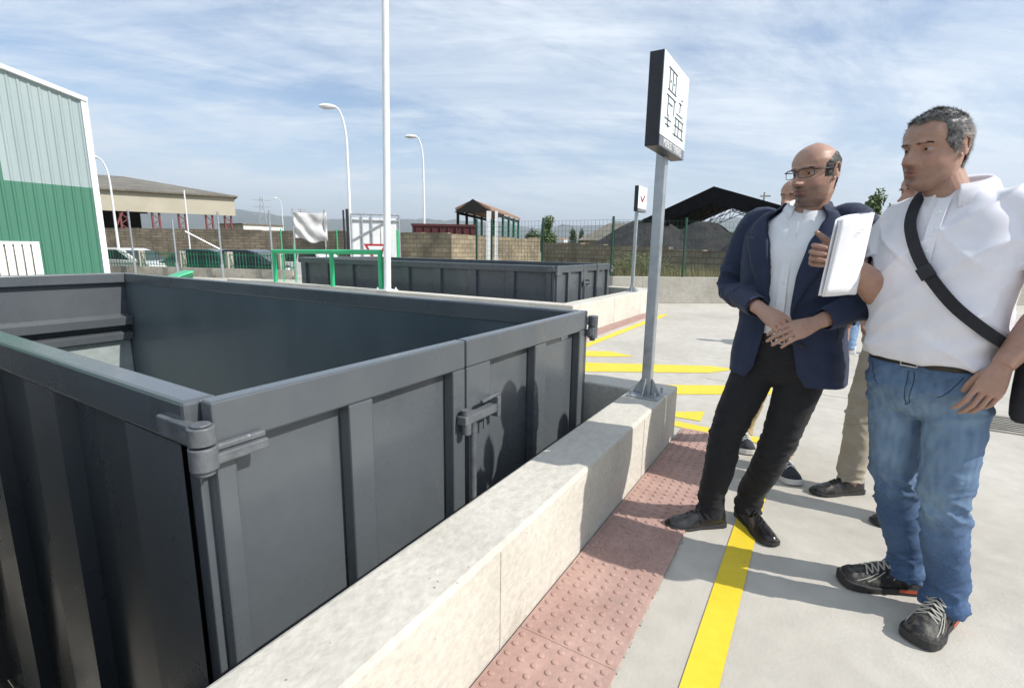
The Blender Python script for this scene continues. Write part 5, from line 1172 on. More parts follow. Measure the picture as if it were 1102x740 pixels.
def torso(F, rows, n=56, e=.8):                          # rows: z, half width, half depth, y shift, x shift
    vs_ = []; fs_ = []
    R5 = [V((r[0], r[1], r[2])) for r in rows]; S5 = [V((r[3], r[4] if len(r) > 4 else 0, 0)) for r in rows]; R5 = catmull(R5, 5); S5 = catmull(S5, 5)
    for a_, b_ in zip(R5, S5):
        for j in range(n):
            t = 2 * math.pi * j / n; c, s_ = math.cos(t), math.sin(t); vs_.append(F(b_.y + a_.y * math.copysign(abs(c) ** e, c), b_.x + a_.z * math.copysign(abs(s_) ** e, s_), a_.x))
    m_ = len(R5)
    for i in range(m_ - 1):
        for j in range(n): q = (j + 1) % n; fs_.append((i * n + j, i * n + q, (i + 1) * n + q, (i + 1) * n + j))
    fs_.append(tuple(range(n - 1, -1, -1))); fs_.append(tuple(range((m_ - 1) * n, m_ * n))); return vs_, fs_
def open_sleeve(pts, rad, inset=.05, th=.006, n=24, ref=None, k=4):      # sleeve with a hollow mouth
    pts2 = catmull(pts, k); rr = [(r, r) if not isinstance(r, (tuple, list)) else r for r in rad]; r3 = catmull([V((a_, b_, 0)) for a_, b_ in rr], k); rr = [(x.x, x.y) for x in r3]
    d = (pts2[-1] - pts2[-2]).normalized(); a_, b_ = rr[-1]
    pts2 += [pts2[-1] + d * .0005, pts2[-1] - d * inset]; rr += [(a_ - th, b_ - th), (a_ - th * 1.3, b_ - th * 1.3)]
    return tube_dir(pts2, rr, n, ref, len(pts2) - 2)
def tube_dir(pts, rr, n, ref, flip):
    vs_ = []; fs_ = []; a_ = None
    for i, p in enumerate(pts):
        if i < flip: d = (pts[min(i + 1, flip - 1)] - pts[max(i - 1, 0)]).normalized()
        if ref is not None: a_ = (V(ref) - d * d.dot(V(ref))).normalized()
        else: a_ = d.orthogonal().normalized() if a_ is None else (a_ - d * d.dot(a_)).normalized()
        b_ = d.cross(a_)
        for j in range(n): t = 2 * math.pi * j / n; vs_.append(p + a_ * math.cos(t) * rr[i][0] + b_ * math.sin(t) * rr[i][1])
    for i in range(len(pts) - 1):
        for j in range(n): q = (j + 1) % n; fs_.append((i * n + j, i * n + q, (i + 1) * n + q, (i + 1) * n + j))
    fs_.append(tuple(range(n - 1, -1, -1))); e = (len(pts) - 1) * n; fs_.append(tuple(range(e, e + n))); return vs_, fs_
def shoe(root, heel, toe, kind='dress', z0=0.012 * 0):
    heel = V(heel); toe = V(toe); heel.z = toe.z = 0; L_ = (toe - heel).length; d = (toe - heel) / L_; s_ = V((-d.y, d.x, 0)); z = V((0, 0, 1))
    sp = kind != 'dress'
    Wp = [(0, .027), (.05, .033), (.25, .035), (.45, .036), (.65, .046), (.8, .047), (.90, .039 if not sp else .043), (.96, .028 if not sp else .035), (.99, .017 if not sp else .024), (1.0, .008 if not sp else .012)]
    Wd = lambda t: interp(t, Wp) * (1.0 if not sp else 1.12)
    st = .026 if sp else .012; heelh = .0 if sp else .014
    Hp = [(0, .062), (.08, .085), (.30, .088), (.5, .070), (.68, .052), (.85, .040), (.95, .030), (1.0, .014)] if not sp else [(0, .07), (.08, .095), (.30, .098), (.5, .080), (.68, .060), (.85, .048), (.95, .038), (1.0, .018)]
    n = 26; ring = 28; vs_ = []; fs_ = []
    for i in range(n + 1):
        t = i / n; w_ = Wd(t); h = interp(t, Hp); zb4 = st + (heelh * max(0, 1 - t * 3) if not sp else 0) + (.008 * max(0, t - .8) / .2)
        for j in range(ring):
            a_ = 2 * math.pi * j / ring; c, sn = math.cos(a_), math.sin(a_); x = w_ * math.copysign(abs(c) ** .75, c); y = zb4 + (h * (sn ** .9 if sn > 0 else 0))
            if sn > 0: x *= 1 - .28 * sn
            vs_.append(heel + d * (t * L_) + s_ * x + z * y)
    for i in range(n):
        for j in range(ring): q = (j + 1) % ring; fs_.append((i * ring + j, i * ring + q, (i + 1) * ring + q, (i + 1) * ring + j))
    fs_.append(tuple(range(ring - 1, -1, -1))); fs_.append(tuple(range(n * ring, (n + 1) * ring)))
    me = fuse([(vs_, fs_)], .0035, 3)
    if sp: wrinkle(me, lambda p: .0012 * math.sin(V(p).dot(d) * 260 + V(p).z * 200) if V(p).z > .05 else 0)
    um = {'dress': mat['leather'], 'trainer': mat['sneaker'], 'canvas': mat['darksneak'], 'white': mat['whitesole']}[kind]
    sh = put('shoe', me, um, root)
    vs_ = []; fs_ = []; m_ = 40; out_ = []
    for i in range(m_ + 1):
        t = i / m_; out_.append((t, Wd(t) + (.005 if not sp else .006)))
    left = [heel + d * (t * (L_ + .008) - .004) + s_ * w_ for t, w_ in out_]; right = [heel + d * (t * (L_ + .008) - .004) - s_ * w_ for t, w_ in reversed(out_)]
    loop = left + right; nn_ = len(loop); k = MB()
    def zof(p, topz):
        t = (p - heel).dot(d) / L_
        if topz: return st + .002 + (.014 * max(0, 1 - t * 3) if not sp else .004 * math.cos(t * 6)) + .008 * max(0, t - .8) / .2
        return (0.001 if (t < .28 or sp) else .001 + .0 ) + .006 * max(0, t - .85) / .15
    k.add([p + z * zof(p, 0) for p in loop] + [p + z * zof(p, 1) for p in loop], [tuple(range(nn_ - 1, -1, -1)), tuple(range(nn_, 2 * nn_))] + [(i, (i + 1) % nn_, nn_ + (i + 1) % nn_, nn_ + i) for i in range(nn_)])
    k.build('sole', {'dress': mat['sole'], 'trainer': mat['sole'], 'canvas': mat['whitesole'], 'white': mat['whitesole']}[kind], sh, bevel=.003)
    if kind == 'trainer':
        k = MB()
        for sg in (-1, 1): k.add([heel + d * (t * L_) + s_ * sg * (Wd(t) + .0075) + z * zz_ for t in (.06, .2, .35) for zz_ in (.014, .028)], [(0, 1, 3, 2), (2, 3, 5, 4)])
        k.build('heel_trim', mat['orangesole'], sh)
        k = MB(); k.tube([heel + d * L_ * .30 + z * (st + .100), heel + d * L_ * .36 + z * (st + .103)], [.018, .012], 8); k.build('tongue', mat['orangesole'], sh)
    k = MB(); cnt = 5 if sp else 4
    for i in range(cnt):
        t = .40 + i * .068; h = interp(t, Hp) + st + .0015; w_ = Wd(t) * (.62 if sp else .42)
        for sg in (-1, 1): k.tube([heel + d * (t * L_) - s_ * w_ * sg + z * (h - .012), heel + d * (t * L_ + .010) + z * (h + .003), heel + d * ((t + .06) * L_) + s_ * w_ * sg + z * (h - .018)], [.0028, .0030, .0028], 6)
    if sp:
        for sg in (-1, 1): k.tube([heel + d * (.42 * L_) + s_ * .01 * sg + z * (st + .092), heel + d * (.40 * L_) + s_ * .035 * sg + z * (st + .082), heel + d * (.45 * L_) + s_ * .03 * sg + z * (st + .07)], [.0025] * 3, 6)
    k.build('laces', mat['lace'] if kind == 'trainer' else (mat['whitesole'] if kind == 'canvas' else mat['leather']), sh)
    if kind == 'trainer':
        # pale piping lines on the upper
        for sg in (-1, 1):
            k = MB()
            for (a_, b_) in (((.52, .70), (.74, .30)), ((.60, .72), (.86, .35)), ((.30, .75), (.42, .30)), ((.18, .8), (.30, .35))):
                pts = []
                for u in (0, .33, .66, 1):
                    t = a_[0] + (b_[0] - a_[0]) * u; f = a_[1] + (b_[1] - a_[1]) * u; sn = max(.05, f); h = interp(t, Hp) * sn ** .9; x = Wd(t) * (1 - sn ** 2) ** .375 * (1 - .28 * sn); pts.append(heel + d * (t * L_) + s_ * sg * (x + .0015) + z * (st + h + .001))
                k = MB(); k.tube(pts, [.0018] * 4, 5); k.build('piping', mat['lace'], sh)
        k = MB(); k.tube([heel + d * (.93 * L_) + s_ * .035 + z * (st + .022), heel + d * (.88 * L_) + s_ * .02 + z * (st + .040), heel + d * (.86 * L_) + z * (st + .043), heel + d * (.88 * L_) - s_ * .02 + z * (st + .040), heel + d * (.93 * L_) - s_ * .035 + z * (st + .022)], [.002] * 5, 5)
        k.build('piping', mat['lace'], sh)
    return sh
def trousers(root, F, hz, hips, legs, mt, voxel=.006, amp=.006, name='trousers', waist=(.165, .115), seat=(.185, .135), wear=False, seed=1):
    """legs: list of [(point, radius)...] from hip down"""
    parts = [torso(F, [(hz - .20, seat[0] * .50, seat[1] * .45, -.01), (hz - .15, seat[0] * .84, seat[1] * .80, .0), (hz - .07, seat[0], seat[1], .0), (hz + .02, seat[0] * .97, seat[1] * .95, 0), (hz + .09, waist[0], waist[1], .0)])]
    for lg in legs: parts.append(open_sleeve([q for q, _ in lg], [r for _, r in lg], inset=.03, th=.007, k=5))
    me = fuse(parts, voxel, 6); L0 = [(lg[0][0], lg[len(lg) // 2][0], lg[-1][0], lg) for lg in legs]
    def fn(p):
        best = None; bd = 9
        for (h_, k_, a_, lg) in L0:
            ax_ = a_ - h_; t = max(0, min(1, (p - h_).dot(ax_) / ax_.length_squared)); dd = ((h_ + ax_ * t) - p).length
            if dd < bd: bd = dd; best = (h_, k_, a_, t)
        h_, k_, a_, t = best
        if p.z > hz: return .002 * mnoise.noise(p * 9) + .0008 * math.sin(p.z * 90 + 4 * mnoise.noise(p * 5))
        env = .30 + 1.1 * math.exp(-((t - .52) / .13) ** 2) + 1.8 * max(0, (t - .80) / .2) ** 1.0 + .9 * math.exp(-((t - .05) / .10) ** 2)
        f = seg_fold(p, h_, a_, seed, 44, amp * .75 * env, 1.1) + seg_fold(p, h_, a_, seed + 7, 80, amp * .45 * env, -1.3)
        return f + .0018 * mnoise.noise(p * 7 + V((seed, 3, 1)))
    wrinkle(me, fn); o = put(name, me, mt, root)
    if wear is not False:
        a_ = coords(me) + np.array(root_loc(root)); msk = np.zeros(len(a_))
        for i, p in enumerate(a_):
            p = V(p); v_ = 0
            for (c, s_, am) in wear: v_ += am * math.exp(-((p - c).length / s_) ** 2) * (.75 + .5 * mnoise.noise(V((p.x * 60, p.y * 60, p.z * 18))))
            msk[i] = v_
        setmask(me, 'wear', msk)
    return o
def ribbon(pts, nrm_, w_, th, name, mt, root):           # flat strap following points; nrm_ outward vectors
    k = MB(); vs_ = []
    pts = catmull(pts, 6); nr = catmull(nrm_, 6)
    for i, p in enumerate(pts):
        d = (pts[min(i + 1, len(pts) - 1)] - pts[max(i - 1, 0)]).normalized(); n = (nr[i] - d * nr[i].dot(d)).normalized(); s_ = d.cross(n) * w_ / 2
        vs_ += [p - s_, p + s_, p + s_ + n * th, p - s_ + n * th]
    fs_ = [(0, 3, 2, 1)]; m_ = len(pts)
    for i in range(m_ - 1):
        for j in range(4): q = (j + 1) % 4; fs_.append((i * 4 + j, i * 4 + q, (i + 1) * 4 + q, (i + 1) * 4 + j))
    e = (m_ - 1) * 4; fs_.append((e, e + 1, e + 2, e + 3)); k.add(vs_, fs_); return k.build(name, mt, root, bevel=.0)
def collar(root, F, ctr, mt, w_=.075, d_=.072, h=.035, gap=.45, name='collar', spread_=.5, th=.004, wing=.05):
    """fold-down collar: ctr in frame coords (y,z); open at the front by gap (rad)"""
    n = 60; vs_ = []; fs_ = []
    for i in range(n + 1):
        t = gap + (2 * math.pi - 2 * gap) * i / n; s_ = math.sin(t); c = math.cos(t); fr = max(0, c) ** 1.5
        x = w_ * s_; y = ctr[0] + d_ * c; z = ctr[1] + .022 * -c
        e = wing * fr
        vs_ += [F(x * .93, y * 1, z - .012), F(x * .93, y, z + h * .55), F(x * .98, y + .004 * c, z + h * .75), F(x * 1.13, y + .014 * c, z + h * .45 - .3 * e), F(x * 1.30 + math.copysign(e * .15, s_), y + .018 * c + e * .16, z - .006 - e * .75)]
    m_ = 5
    for i in range(n):
        for j in range(m_ - 1): q = i * m_ + j; fs_.append((q, q + 1, q + m_ + 1, q + m_))
    k = MB().add(vs_, fs_); o = k.build(name, mt, root, smooth=True); md = o.modifiers.new('t', 'SOLIDIFY'); md.thickness = th; md.offset = 1; return o

def ring_solid(F, rows, gap_of, th=.012, n=64, e=.8):    # open-fronted garment shell as a closed thick sheet
    R5 = catmull([V((r[0], r[1], r[2])) for r in rows], 6); S5 = catmull([V((r[3], 0, 0)) for r in rows], 6); vs_ = []; fs_ = []; m_ = len(R5)
    for layer_ in (0, 1):
        for a_, b_ in zip(R5, S5):
            g = gap_of(a_.x)
            for j in range(n + 1):
                t = math.pi / 2 + g + (2 * math.pi - 2 * g) * j / n; c, s_ = math.cos(t), math.sin(t); k_ = -th * layer_
                vs_.append(F((a_.y + k_) * math.copysign(abs(c) ** e, c), b_.x + (a_.z + k_) * math.copysign(abs(s_) ** e, s_), a_.x))
    off = m_ * (n + 1); w_ = n + 1
    for i in range(m_ - 1):
        for j in range(n): q = i * w_ + j; fs_.append((q, q + 1, q + w_ + 1, q + w_)); fs_.append((off + q, off + q + w_, off + q + w_ + 1, off + q + 1))
        for j in (0, n): q = i * w_ + j; fs_.append((q, q + w_, off + q + w_, off + q) if j == 0 else (q, off + q, off + q + w_, q + w_))
    for j in range(n):
        fs_.append((j, off + j, off + j + 1, j + 1)); q = (m_ - 1) * w_ + j; fs_.append((q, q + 1, off + q + 1, off + q))
    return vs_, fs_
def slim_body(F, neck_top, hipz=.92):
    return [torso(F, [(hipz - .06, .13, .09, 0), (hipz + .1, .12, .085, 0), (1.2, .13, .09, 0), (1.36, .14, .085, 0), (1.44, .09, .07, 0), (1.47, .055, .055, 0)], n=30)]
def belt(root, F, z, w_, d_, sh=0.0):
    k = MB(); v_, f_ = torso(F, [(z - .019, w_, d_, sh), (z, w_ + .001, d_ + .001, sh), (z + .019, w_, d_, sh)]); k.add(v_, f_); b_ = k.build('belt', mat['belt'], root, smooth='auto')
    k = MB(); y = sh + d_ + .006
    for a_, c_ in (((-.024, -.019), (.024, -.019)), ((.024, -.019), (.024, .019)), ((.024, .019), (-.024, .019)), ((-.024, .019), (-.024, -.019))): k.cyl(F(a_[0], y, z + a_[1]), F(c_[0], y, z + c_[1]), .0028, n=8)
    k.build('buckle', mat['steel'], b_)

from mathutils.bvhtree import BVHTree
mat['seamdark'] = M('seam_thread', (.02, .035, .07), rough=.8)
def sew(o, root, lines, direction, name, mt, r):         # seam lines laid onto a garment
    me = o.data; org = V(root_loc(root)); bv = BVHTree.FromPolygons([v.co + org for v in me.vertices], [tuple(p.vertices) for p in me.polygons])
    for ln_ in lines:
        pts = []
        for p in catmull(ln_, 5):
            h_ = bv.ray_cast(p, direction, .5)
            if h_[0] is not None: pts.append(h_[0] - direction * r * .4)
        if len(pts) > 2: k = MB(); k.tube(pts, [r] * len(pts), 5); k.build(name, mt, o, smooth=True)

# ---------------- man in the navy suit
def suit_man():
    F = Frame((2.40, .09, 0), (-.965, .26, 0)); hc = hit(877, 187, 0, 2.34)
    root = empty('person', (2.42, .18, 0), 'balding man with black glasses in a navy suit jacket, hands clasped', 'person')
    H = Frame(hc, (-.82, .57, -.04), (-.05, .05, 1)); sc = .98
    RA = V((2.385, .315, .1)); toeR = hit(717, 567, 2, 0); heR = V((2.425, .29, 0)); toeL = hit(833, 589, 2, 0); dL = V((.80, .60, 0)).normalized(); heL = toeL + dL * .285
    dR = (heR - toeR).normalized(); heR = toeR + dR * .285; RA = heR - dR * .07 + up(.10); LA = heL - dL * .07 + up(.10)
    hR = F(.09, 0, .90); hL = F(-.09, -.0, .90); kR = (hR + RA) / 2 + F.f * .05 + F.r * .022; kL = (hL + LA) / 2 + F.f * .045 - F.r * .022; kR.z = kL.z = .50
    sR = F(.190, -.01, 1.415); sL = F(-.190, -.01, 1.415); eR = F(.262, .0, 1.135); eL = F(-.272, .015, 1.125)
    wR = hit(819, 333, 0, 2.175); wL = hit(879, 347, 0, 2.16)
    tR = hit(850, 354, 0, 2.12); tL = hit(838, 362, 0, 2.105)
    parts = slim_body(F, None) + head_parts(H, sc, 1.05) + neck(H, sc, F(0, 0, 1.42))
    for h_, k_, a_ in ((hR, kR, RA), (hL, kL, LA)): parts.append(limb([h_, k_, a_, a_ - up(.04)], [.06, .045, .035, .035]))
    for s_, e_, w_ in ((sR, eR, wR), (sL, eL, wL)): parts.append(limb([F(0, 0, 1.36), s_, e_, (e_ + w_) / 2, w_], [.05, .05, .042, .036, .026]))
    parts += hand(wR, tR - wR, F.f * .75 + F.u * .8, F.f * -.4 + F.u, [(.35, .5, .3), (.45, .6, .3), (.5, .7, .4), (.6, .7, .4)], .98, .08, (.5, .85, -.2), .5)
    parts += hand(wL, tL - wL, F.f * 1 + F.u * .35, F.u, [(.22, .35, .25), (.20, .32, .2), (.20, .30, .2), (.22, .35, .2)], .98, .10, (.55, .8, -.35), .4)
    me = fuse(parts, .0023, 1, .5); face_masks(me, H, sc, .85); put('body', me, mat['skin1'], root)
    eyes(root, H, sc, (.25, 1, -.02)); brows(root, H, sc, mat['hairdark'], 1.1)
    def bald(x, y, z):
        if z < -.075: return -1
        side = min((.064 - z - max(0, y) * .9 + max(0, -y) * .40) / .014, (.035 - y) / .012, (z + .02 + (.055 if y < -.035 else 0) + max(0, -y) * .2) / .015)
        ear = 1 if not (abs(x) > .064 and -.030 < y < -.002 and z < .028) else -1
        return min(side, ear * 2)
    hair(root, H, sc, mat['hairdark'], bald, .0035, 6500, .010, .20)
    # glasses
    gl = MB()
    for sg in (-1, 1):
        c = (.0335 * sg, .1035, -.002); pts = []
        for i in range(25):
            t = 2 * math.pi * i / 24; x = .0265 * math.copysign(abs(math.cos(t)) ** .6, math.cos(t)); z = .0165 * math.copysign(abs(math.sin(t)) ** .6, math.sin(t)); pts.append(H((c[0] + x) * sc, (c[1] - abs(c[0] + x) ** 2 * 5.0) * sc, (c[2] + z) * sc))
        gl.tube(pts, [.0022 if 2 < i < 11 else .0012 for i in range(25)], 6)
        gl.tube([H(.060 * sg * sc, .088 * sc, .009 * sc), H(.074 * sg * sc, .075 * sc, .010 * sc), H(.079 * sg * sc, .02 * sc, .012 * sc), H(.080 * sg * sc, -.016 * sc, .014 * sc), H(.079 * sg * sc, -.03 * sc, -.004 * sc)], [.0024, .0024, .0019, .0019, .0016], 6)
    gl.tube([H(-.008 * sc, .1035 * sc, .005 * sc), H(0, .106 * sc, .007 * sc), H(.008 * sc, .1035 * sc, .005 * sc)], [.0017] * 3, 6); g_ = gl.build('glasses', mat['black'], root, smooth=True)
    # shirt
    rows = [(.93, .163, .118, .005), (1.05, .176, .130, .01), (1.2, .185, .132, .012), (1.32, .188, .124, .006), (1.40, .155, .098, 0), (1.445, .105, .078, -.005), (1.475, .066, .064, -.008)]
    me = fuse([torso(F, rows)], .006, 4); wrinkle(me, lambda p: .005 * (abs(mnoise.noise(V((p.x * 9, p.y * 9, p.z * 3.5)))) - .2) + .0035 * mnoise.noise(p * 16)); sh = put('shirt', me, mat['shirt'], root)
    collar(root, F, (-.002, 1.468), mat['shirt'], .064, .064, .042, .26, 'collar', wing=.048)
    k = MB(); zs_ = [1.42, 1.36, 1.28, 1.20, 1.12, 1.04, .97]; yy = [.097, .112, .131, .143, .145, .142, .135]
    ribbon([F(0, y + .004, z) for y, z in zip(yy, zs_)], [F.f] * 7, .032, .0025, 'placket', mat['shirt'], sh)
    k = MB()
    for y, z in zip(yy[1:], zs_[1:]): k.cyl(F(0, y + .005, z - .02), F(0, y + .011, z - .02), .0058, n=10)
    k.build('buttons', mat['signface'], sh)
    # jacket
    rows = [(.775, .226, .152, -.005), (.86, .222, .152, -.004), (.98, .205, .146, .0), (1.09, .201, .143, .008), (1.22, .212, .146, .01), (1.33, .216, .138, .004), (1.40, .212, .118, -.004), (1.445, .168, .096, -.008), (1.475, .105, .080, -.014), (1.50, .080, .070, -.020)]
    gap = lambda z: interp(z, [(.775, .46), (.83, .30), (.95, .22), (1.08, .15), (1.2, .17), (1.33, .26), (1.40, .38), (1.45, .58), (1.50, 1.0)])
    parts = [ring_solid(F, rows, gap, .010)]
    cfR = wR + (eR - wR).normalized() * .035; cfL = wL + (eL - wL).normalized() * .03
    for s_, e_, w_, sg in ((sR, eR, cfR, 1), (sL, eL, cfL, -1)):
        a0 = F(.10 * sg, -.01, 1.405); parts.append(open_sleeve([a0, F(.175 * sg, -.01, 1.41), (s_ + e_) / 2 + F.r * .012 * sg, e_, (e_ + w_) / 2, w_], [(.055, .06), (.074, .078), (.067, .070), (.058, .060), (.051, .053), (.044, .045)], .05, .007, k=6))
    me = fuse(parts, .0042, 4)
    def jf(p):
        q = F.inv(p); f = .0035 * mnoise.noise(p * 6)
        if abs(q.x) > .19 or (q.y > .15 and q.z < 1.2):
            sg = 1 if q.x > 0 else -1; s_, e_, w_ = (sR, eR, cfR) if sg > 0 else (sL, eL, cfL)
            el = math.exp(-((p - e_).length / .10) ** 2); f += seg_fold(p, s_, e_, 2 + sg, 40, .0045 * (.35 + 1.6 * el), .8); f += .0035 * el * math.sin(p.z * 120 + 8 * mnoise.noise(p * 8))
        else:
            f += .0035 * math.exp(-((q.z - 1.1) / .08) ** 2) * math.sin(q.z * 95 + q.x * 50 + 3 * mnoise.noise(p * 7)) + .0045 * (abs(mnoise.noise(V((q.x * 9, q.y * 9, q.z * 3)))) - .2)
        return f
    wrinkle(me, jf); jk = put('jacket', me, mat['navy'], root)
    Rr = catmull([V((r[0], r[1], r[2])) for r in rows], 8); Sr = catmull([V((r[3], 0, 0)) for r in rows], 8)
    def surf(t, z, off):
        for a_, b_, c_, d_ in zip(Rr[:-1], Rr[1:], Sr[:-1], Sr[1:]):
            if a_.x <= z <= b_.x: u = (z - a_.x) / (b_.x - a_.x + 1e-9); w_ = a_.y + (b_.y - a_.y) * u; dd = a_.z + (b_.z - a_.z) * u; sh_ = c_.x + (d_.x - c_.x) * u; break
        else: w_, dd, sh_ = Rr[-1].y, Rr[-1].z, Sr[-1].x
        t += math.pi / 2; c, s_ = math.cos(t), math.sin(t); return F(-(w_ + off) * math.copysign(abs(c) ** .8, c), sh_ + (dd + off) * math.copysign(abs(s_) ** .8, s_), z)
    for sg in (-1, 1):                                   # notched lapels lying on the fronts
        vs_ = []; fs_ = []; nz = 36; nw_ = 8
        for i in range(nz + 1):
            u = i / nz; z = 1.05 + .415 * u; wl = interp(u, [(0, .004), (.15, .022), (.45, .062), (.70, .088), (.735, .094), (.75, .055), (.80, .062), (1.0, .040)])
            for j in range(nw_ + 1):
                t = gap(z) - .015 + (wl / .165) * j / nw_; vs_.append(surf(sg * t, z + (.016 * j / nw_ if u < .74 else -.010 * j / nw_), .009 + .006 * math.sin(math.pi * j / nw_) * (1 - u * .3)))
        for i in range(nz):
            for j in range(nw_): q = i * (nw_ + 1) + j; fs_.append((q, q + 1, q + nw_ + 2, q + nw_ + 1))
        k = MB().add(vs_, fs_); o = k.build('lapel', mat['navy'], jk, smooth=True); md = o.modifiers.new('t', 'SOLIDIFY'); md.thickness = .004; md.offset = 0
    n = 30; vs_ = []; fs_ = []                            # jacket collar round the neck
    for i in range(n + 1):
        t = 1.0 + (2 * math.pi - 2.0) * i / n; s_ = math.sin(t); c = math.cos(t)
        for (kx, dz) in ((.070, .030), (.074, .045), (.084, .040), (.100, .0)): vs_.append(F(kx * 1.03 * s_, -.022 + kx * c, 1.468 + dz - .012 * (1 + c)))
    for i in range(n):
        for j in range(3): q = i * 4 + j; fs_.append((q, q + 1, q + 5, q + 4))
    k = MB().add(vs_, fs_); o = k.build('jacket_collar', mat['navy'], jk, smooth=True); md = o.modifiers.new('t', 'SOLIDIFY'); md.thickness = .004
    k = MB(); k.prism([surf(-.98, 1.285, .004), surf(-.62, 1.30, .004), surf(-.62, 1.315, .004), surf(-.98, 1.30, .004)], F.f * .003) ; k.build('breast_pocket', mat['navy'], jk)
    for z in (1.035, .94):
        q = surf(-gap(z) - .13, z, .0045); k = MB(); k.cyl(q, q + F.f * .005, .0095, n=12); k.build('button', mat['black'], jk)
    trousers(root, F, .94, None, [[(hR + F.r * .005, .094), (hR * .55 + kR * .45, .088), (kR, .073), (kR * .5 + RA * .5, .067), (RA + up(.06), .060), (RA - up(.048), .060)],
                                  [(hL - F.r * .005, .094), (hL * .55 + kL * .45, .088), (kL, .073), (kL * .5 + LA * .5, .067), (LA + up(.06), .060), (LA - up(.048), .060)]], mat['blackcloth'], .0055, .0045, waist=(.160, .115), seat=(.178, .128))
    belt(root, F, .955, .168, .123, .004)
    shoe(root, heR, toeR, 'dress'); shoe(root, heL, toeL, 'dress')
suit_man()

# ---------------- man in the white polo
def polo_man():
    F = Frame((2.18, -.348, 0), (-.85, .53, 0)); hc = hit(1006, 161, 0, 2.15)
    root = empty('person', (2.18, -.38, 0), 'grey-haired man in a white polo shirt and faded jeans holding papers out in front', 'person')
    H = Frame(hc, (-.71, .70, -.05), (-.08, .03, 1)); sc = 1.01
    toeR = hit(903, 626, 2, 0); toeL = hit(983, 694, 2, 0); dR = (V((2.335, -.449, 0)) - toeR).normalized(); dL = V((.90, -.44, 0)).normalized(); heR = toeR + dR * .295; heL = toeL + dL * .295
    RA = heR - dR * .075 + up(.11); LA = heL - dL * .075 + up(.11)
    hR = F(.095, 0, .90); hL = F(-.095, 0, .90); kR = (hR + RA) / 2 + F.f * .045; kL = (hL + LA) / 2 + F.f * .055; kR.z = kL.z = .50
    sR = F(.178, -.01, 1.42); sL = F(-.184, -.01, 1.437); eR = hit(950, 316, 0, 2.20); eL = F(-.275, -.01, 1.165)
    wR = V((2.035, -.045, 1.285)); wL = hit(1079, 393, 0, 1.99); tL = hit(1057, 432, 0, 1.965)
    parts = slim_body(F, None) + head_parts(H, sc, 1.12) + neck(H, sc, F(0, 0, 1.43))
    for h_, k_, a_ in ((hR, kR, RA), (hL, kL, LA)): parts.append(limb([h_, k_, a_, a_ - up(.04)], [.06, .05, .038, .038]))
    parts.append(limb([F(0, 0, 1.35), sR - up(.03), (sR + eR) / 2, eR, eR * .65 + wR * .35, wR], [.040, .040, .050, .050, .048, (.027, .031)]))
    parts.append(limb([F(0, 0, 1.35), sL - up(.035), (sL + eL) / 2, eL, eL * .65 + wL * .35, wL], [.040, .040, .050, .047, .046, (.027, .030)]))
    dH = V((-.42, .90, .10)); nH = V((.86, .42, .1))
    parts += hand(wR, dH, nH, V((0, 0, 1)), [(1.05, .95, .35), (1.10, .95, .35), (1.15, .95, .35), (1.15, 1.0, .35)], 1.0, .05, (.75, .75, .15), .15)
    parts += hand(wL, tL - wL, V((-.95, -.25, .1)), V((-.2, 1, 0)), [(.28, .42, .25), (.32, .48, .25), (.36, .5, .3), (.42, .55, .3)], 1.02, .06, (.35, .9, -.6), .3)
    me = fuse(parts, .0023, 1, .5); face_masks(me, H, sc, .45); put('body', me, mat['skin2'], root)
    eyes(root, H, sc, (.2, 1, -.05)); brows(root, H, sc, mat['hairdark'], 1.2)
    def full(x, y, z):
        fr = .080 - max(0, (abs(x) - .035)) * .5 + (.012 * max(0, 1 - abs(x) / .018)) * -1           # front hairline height
        top = (z - fr) / .008
        back = min((.048 - y - max(0, .02 - z) * .9) / .012, (z + .03 + (.055 if y < -.03 else 0) + max(0, -y) * .1) / .016)
        ear = -1 if (abs(x) > .058 and -.036 < y < .006 and z < .028) else 2
        v_ = max(top if y > 0 or z > .07 else -1, back); return min(v_, ear) if z < .03 else v_
    hair(root, H, sc, mat['hairgrey'], full, .007, 12000, .017, .30, seed=5)
    # polo shirt
    rows = [(.955, .184, .136, .010), (.975, .185, .138, .012), (1.06, .184, .144, .016), (1.2, .192, .142, .014), (1.32, .203, .132, .008), (1.41, .192, .110, 0), (1.46, .142, .088, -.004), (1.500, .078, .072, -.008)]
    me_parts = [torso(F, rows)]
    for s_, e_, sg, fr in ((sR, eR, 1, .54), (sL, eL, -1, .60)):
        m2 = s_ + (e_ - s_) * fr; me_parts.append(open_sleeve([F(.06 * sg, -.01, 1.42), F(.150 * sg, -.01, 1.425 if sg > 0 else 1.437), s_ + (e_ - s_) * .28 + F.r * .004 * sg, m2], [(.055, .055), (.066, .066), (.068, .068), (.073, .068)], .06, .006, k=6))
    me = fuse(me_parts, .005, 5)
    def pf(p):
        q = F.inv(p); a1 = mnoise.noise(V((q.x * 5 + q.z * 4.5, q.y * 4, q.z * 2.0 + 3))); a2 = mnoise.noise(V((q.x * 7 - q.z * 6.5, q.y * 6, q.z * 3 + 9))); f = .0025 * mnoise.noise(p * 11) + .0125 * ((1 - min(1, abs(a1) * 3.0)) ** 2 - .25) + .0075 * ((1 - min(1, abs(a2) * 3.2)) ** 2 - .25)
        f += .0045 * math.exp(-((q.z - 1.02) / .06) ** 2) * math.sin(q.z * 80 + q.x * 30 + 4 * mnoise.noise(p * 5)); return f
    wrinkle(me, pf); po = put('polo_shirt', me, mat['polo'], root)
    collar(root, F, (-.004, 1.500), mat['polo'], .074, .070, .042, .34, 'collar', wing=.045, th=.005)
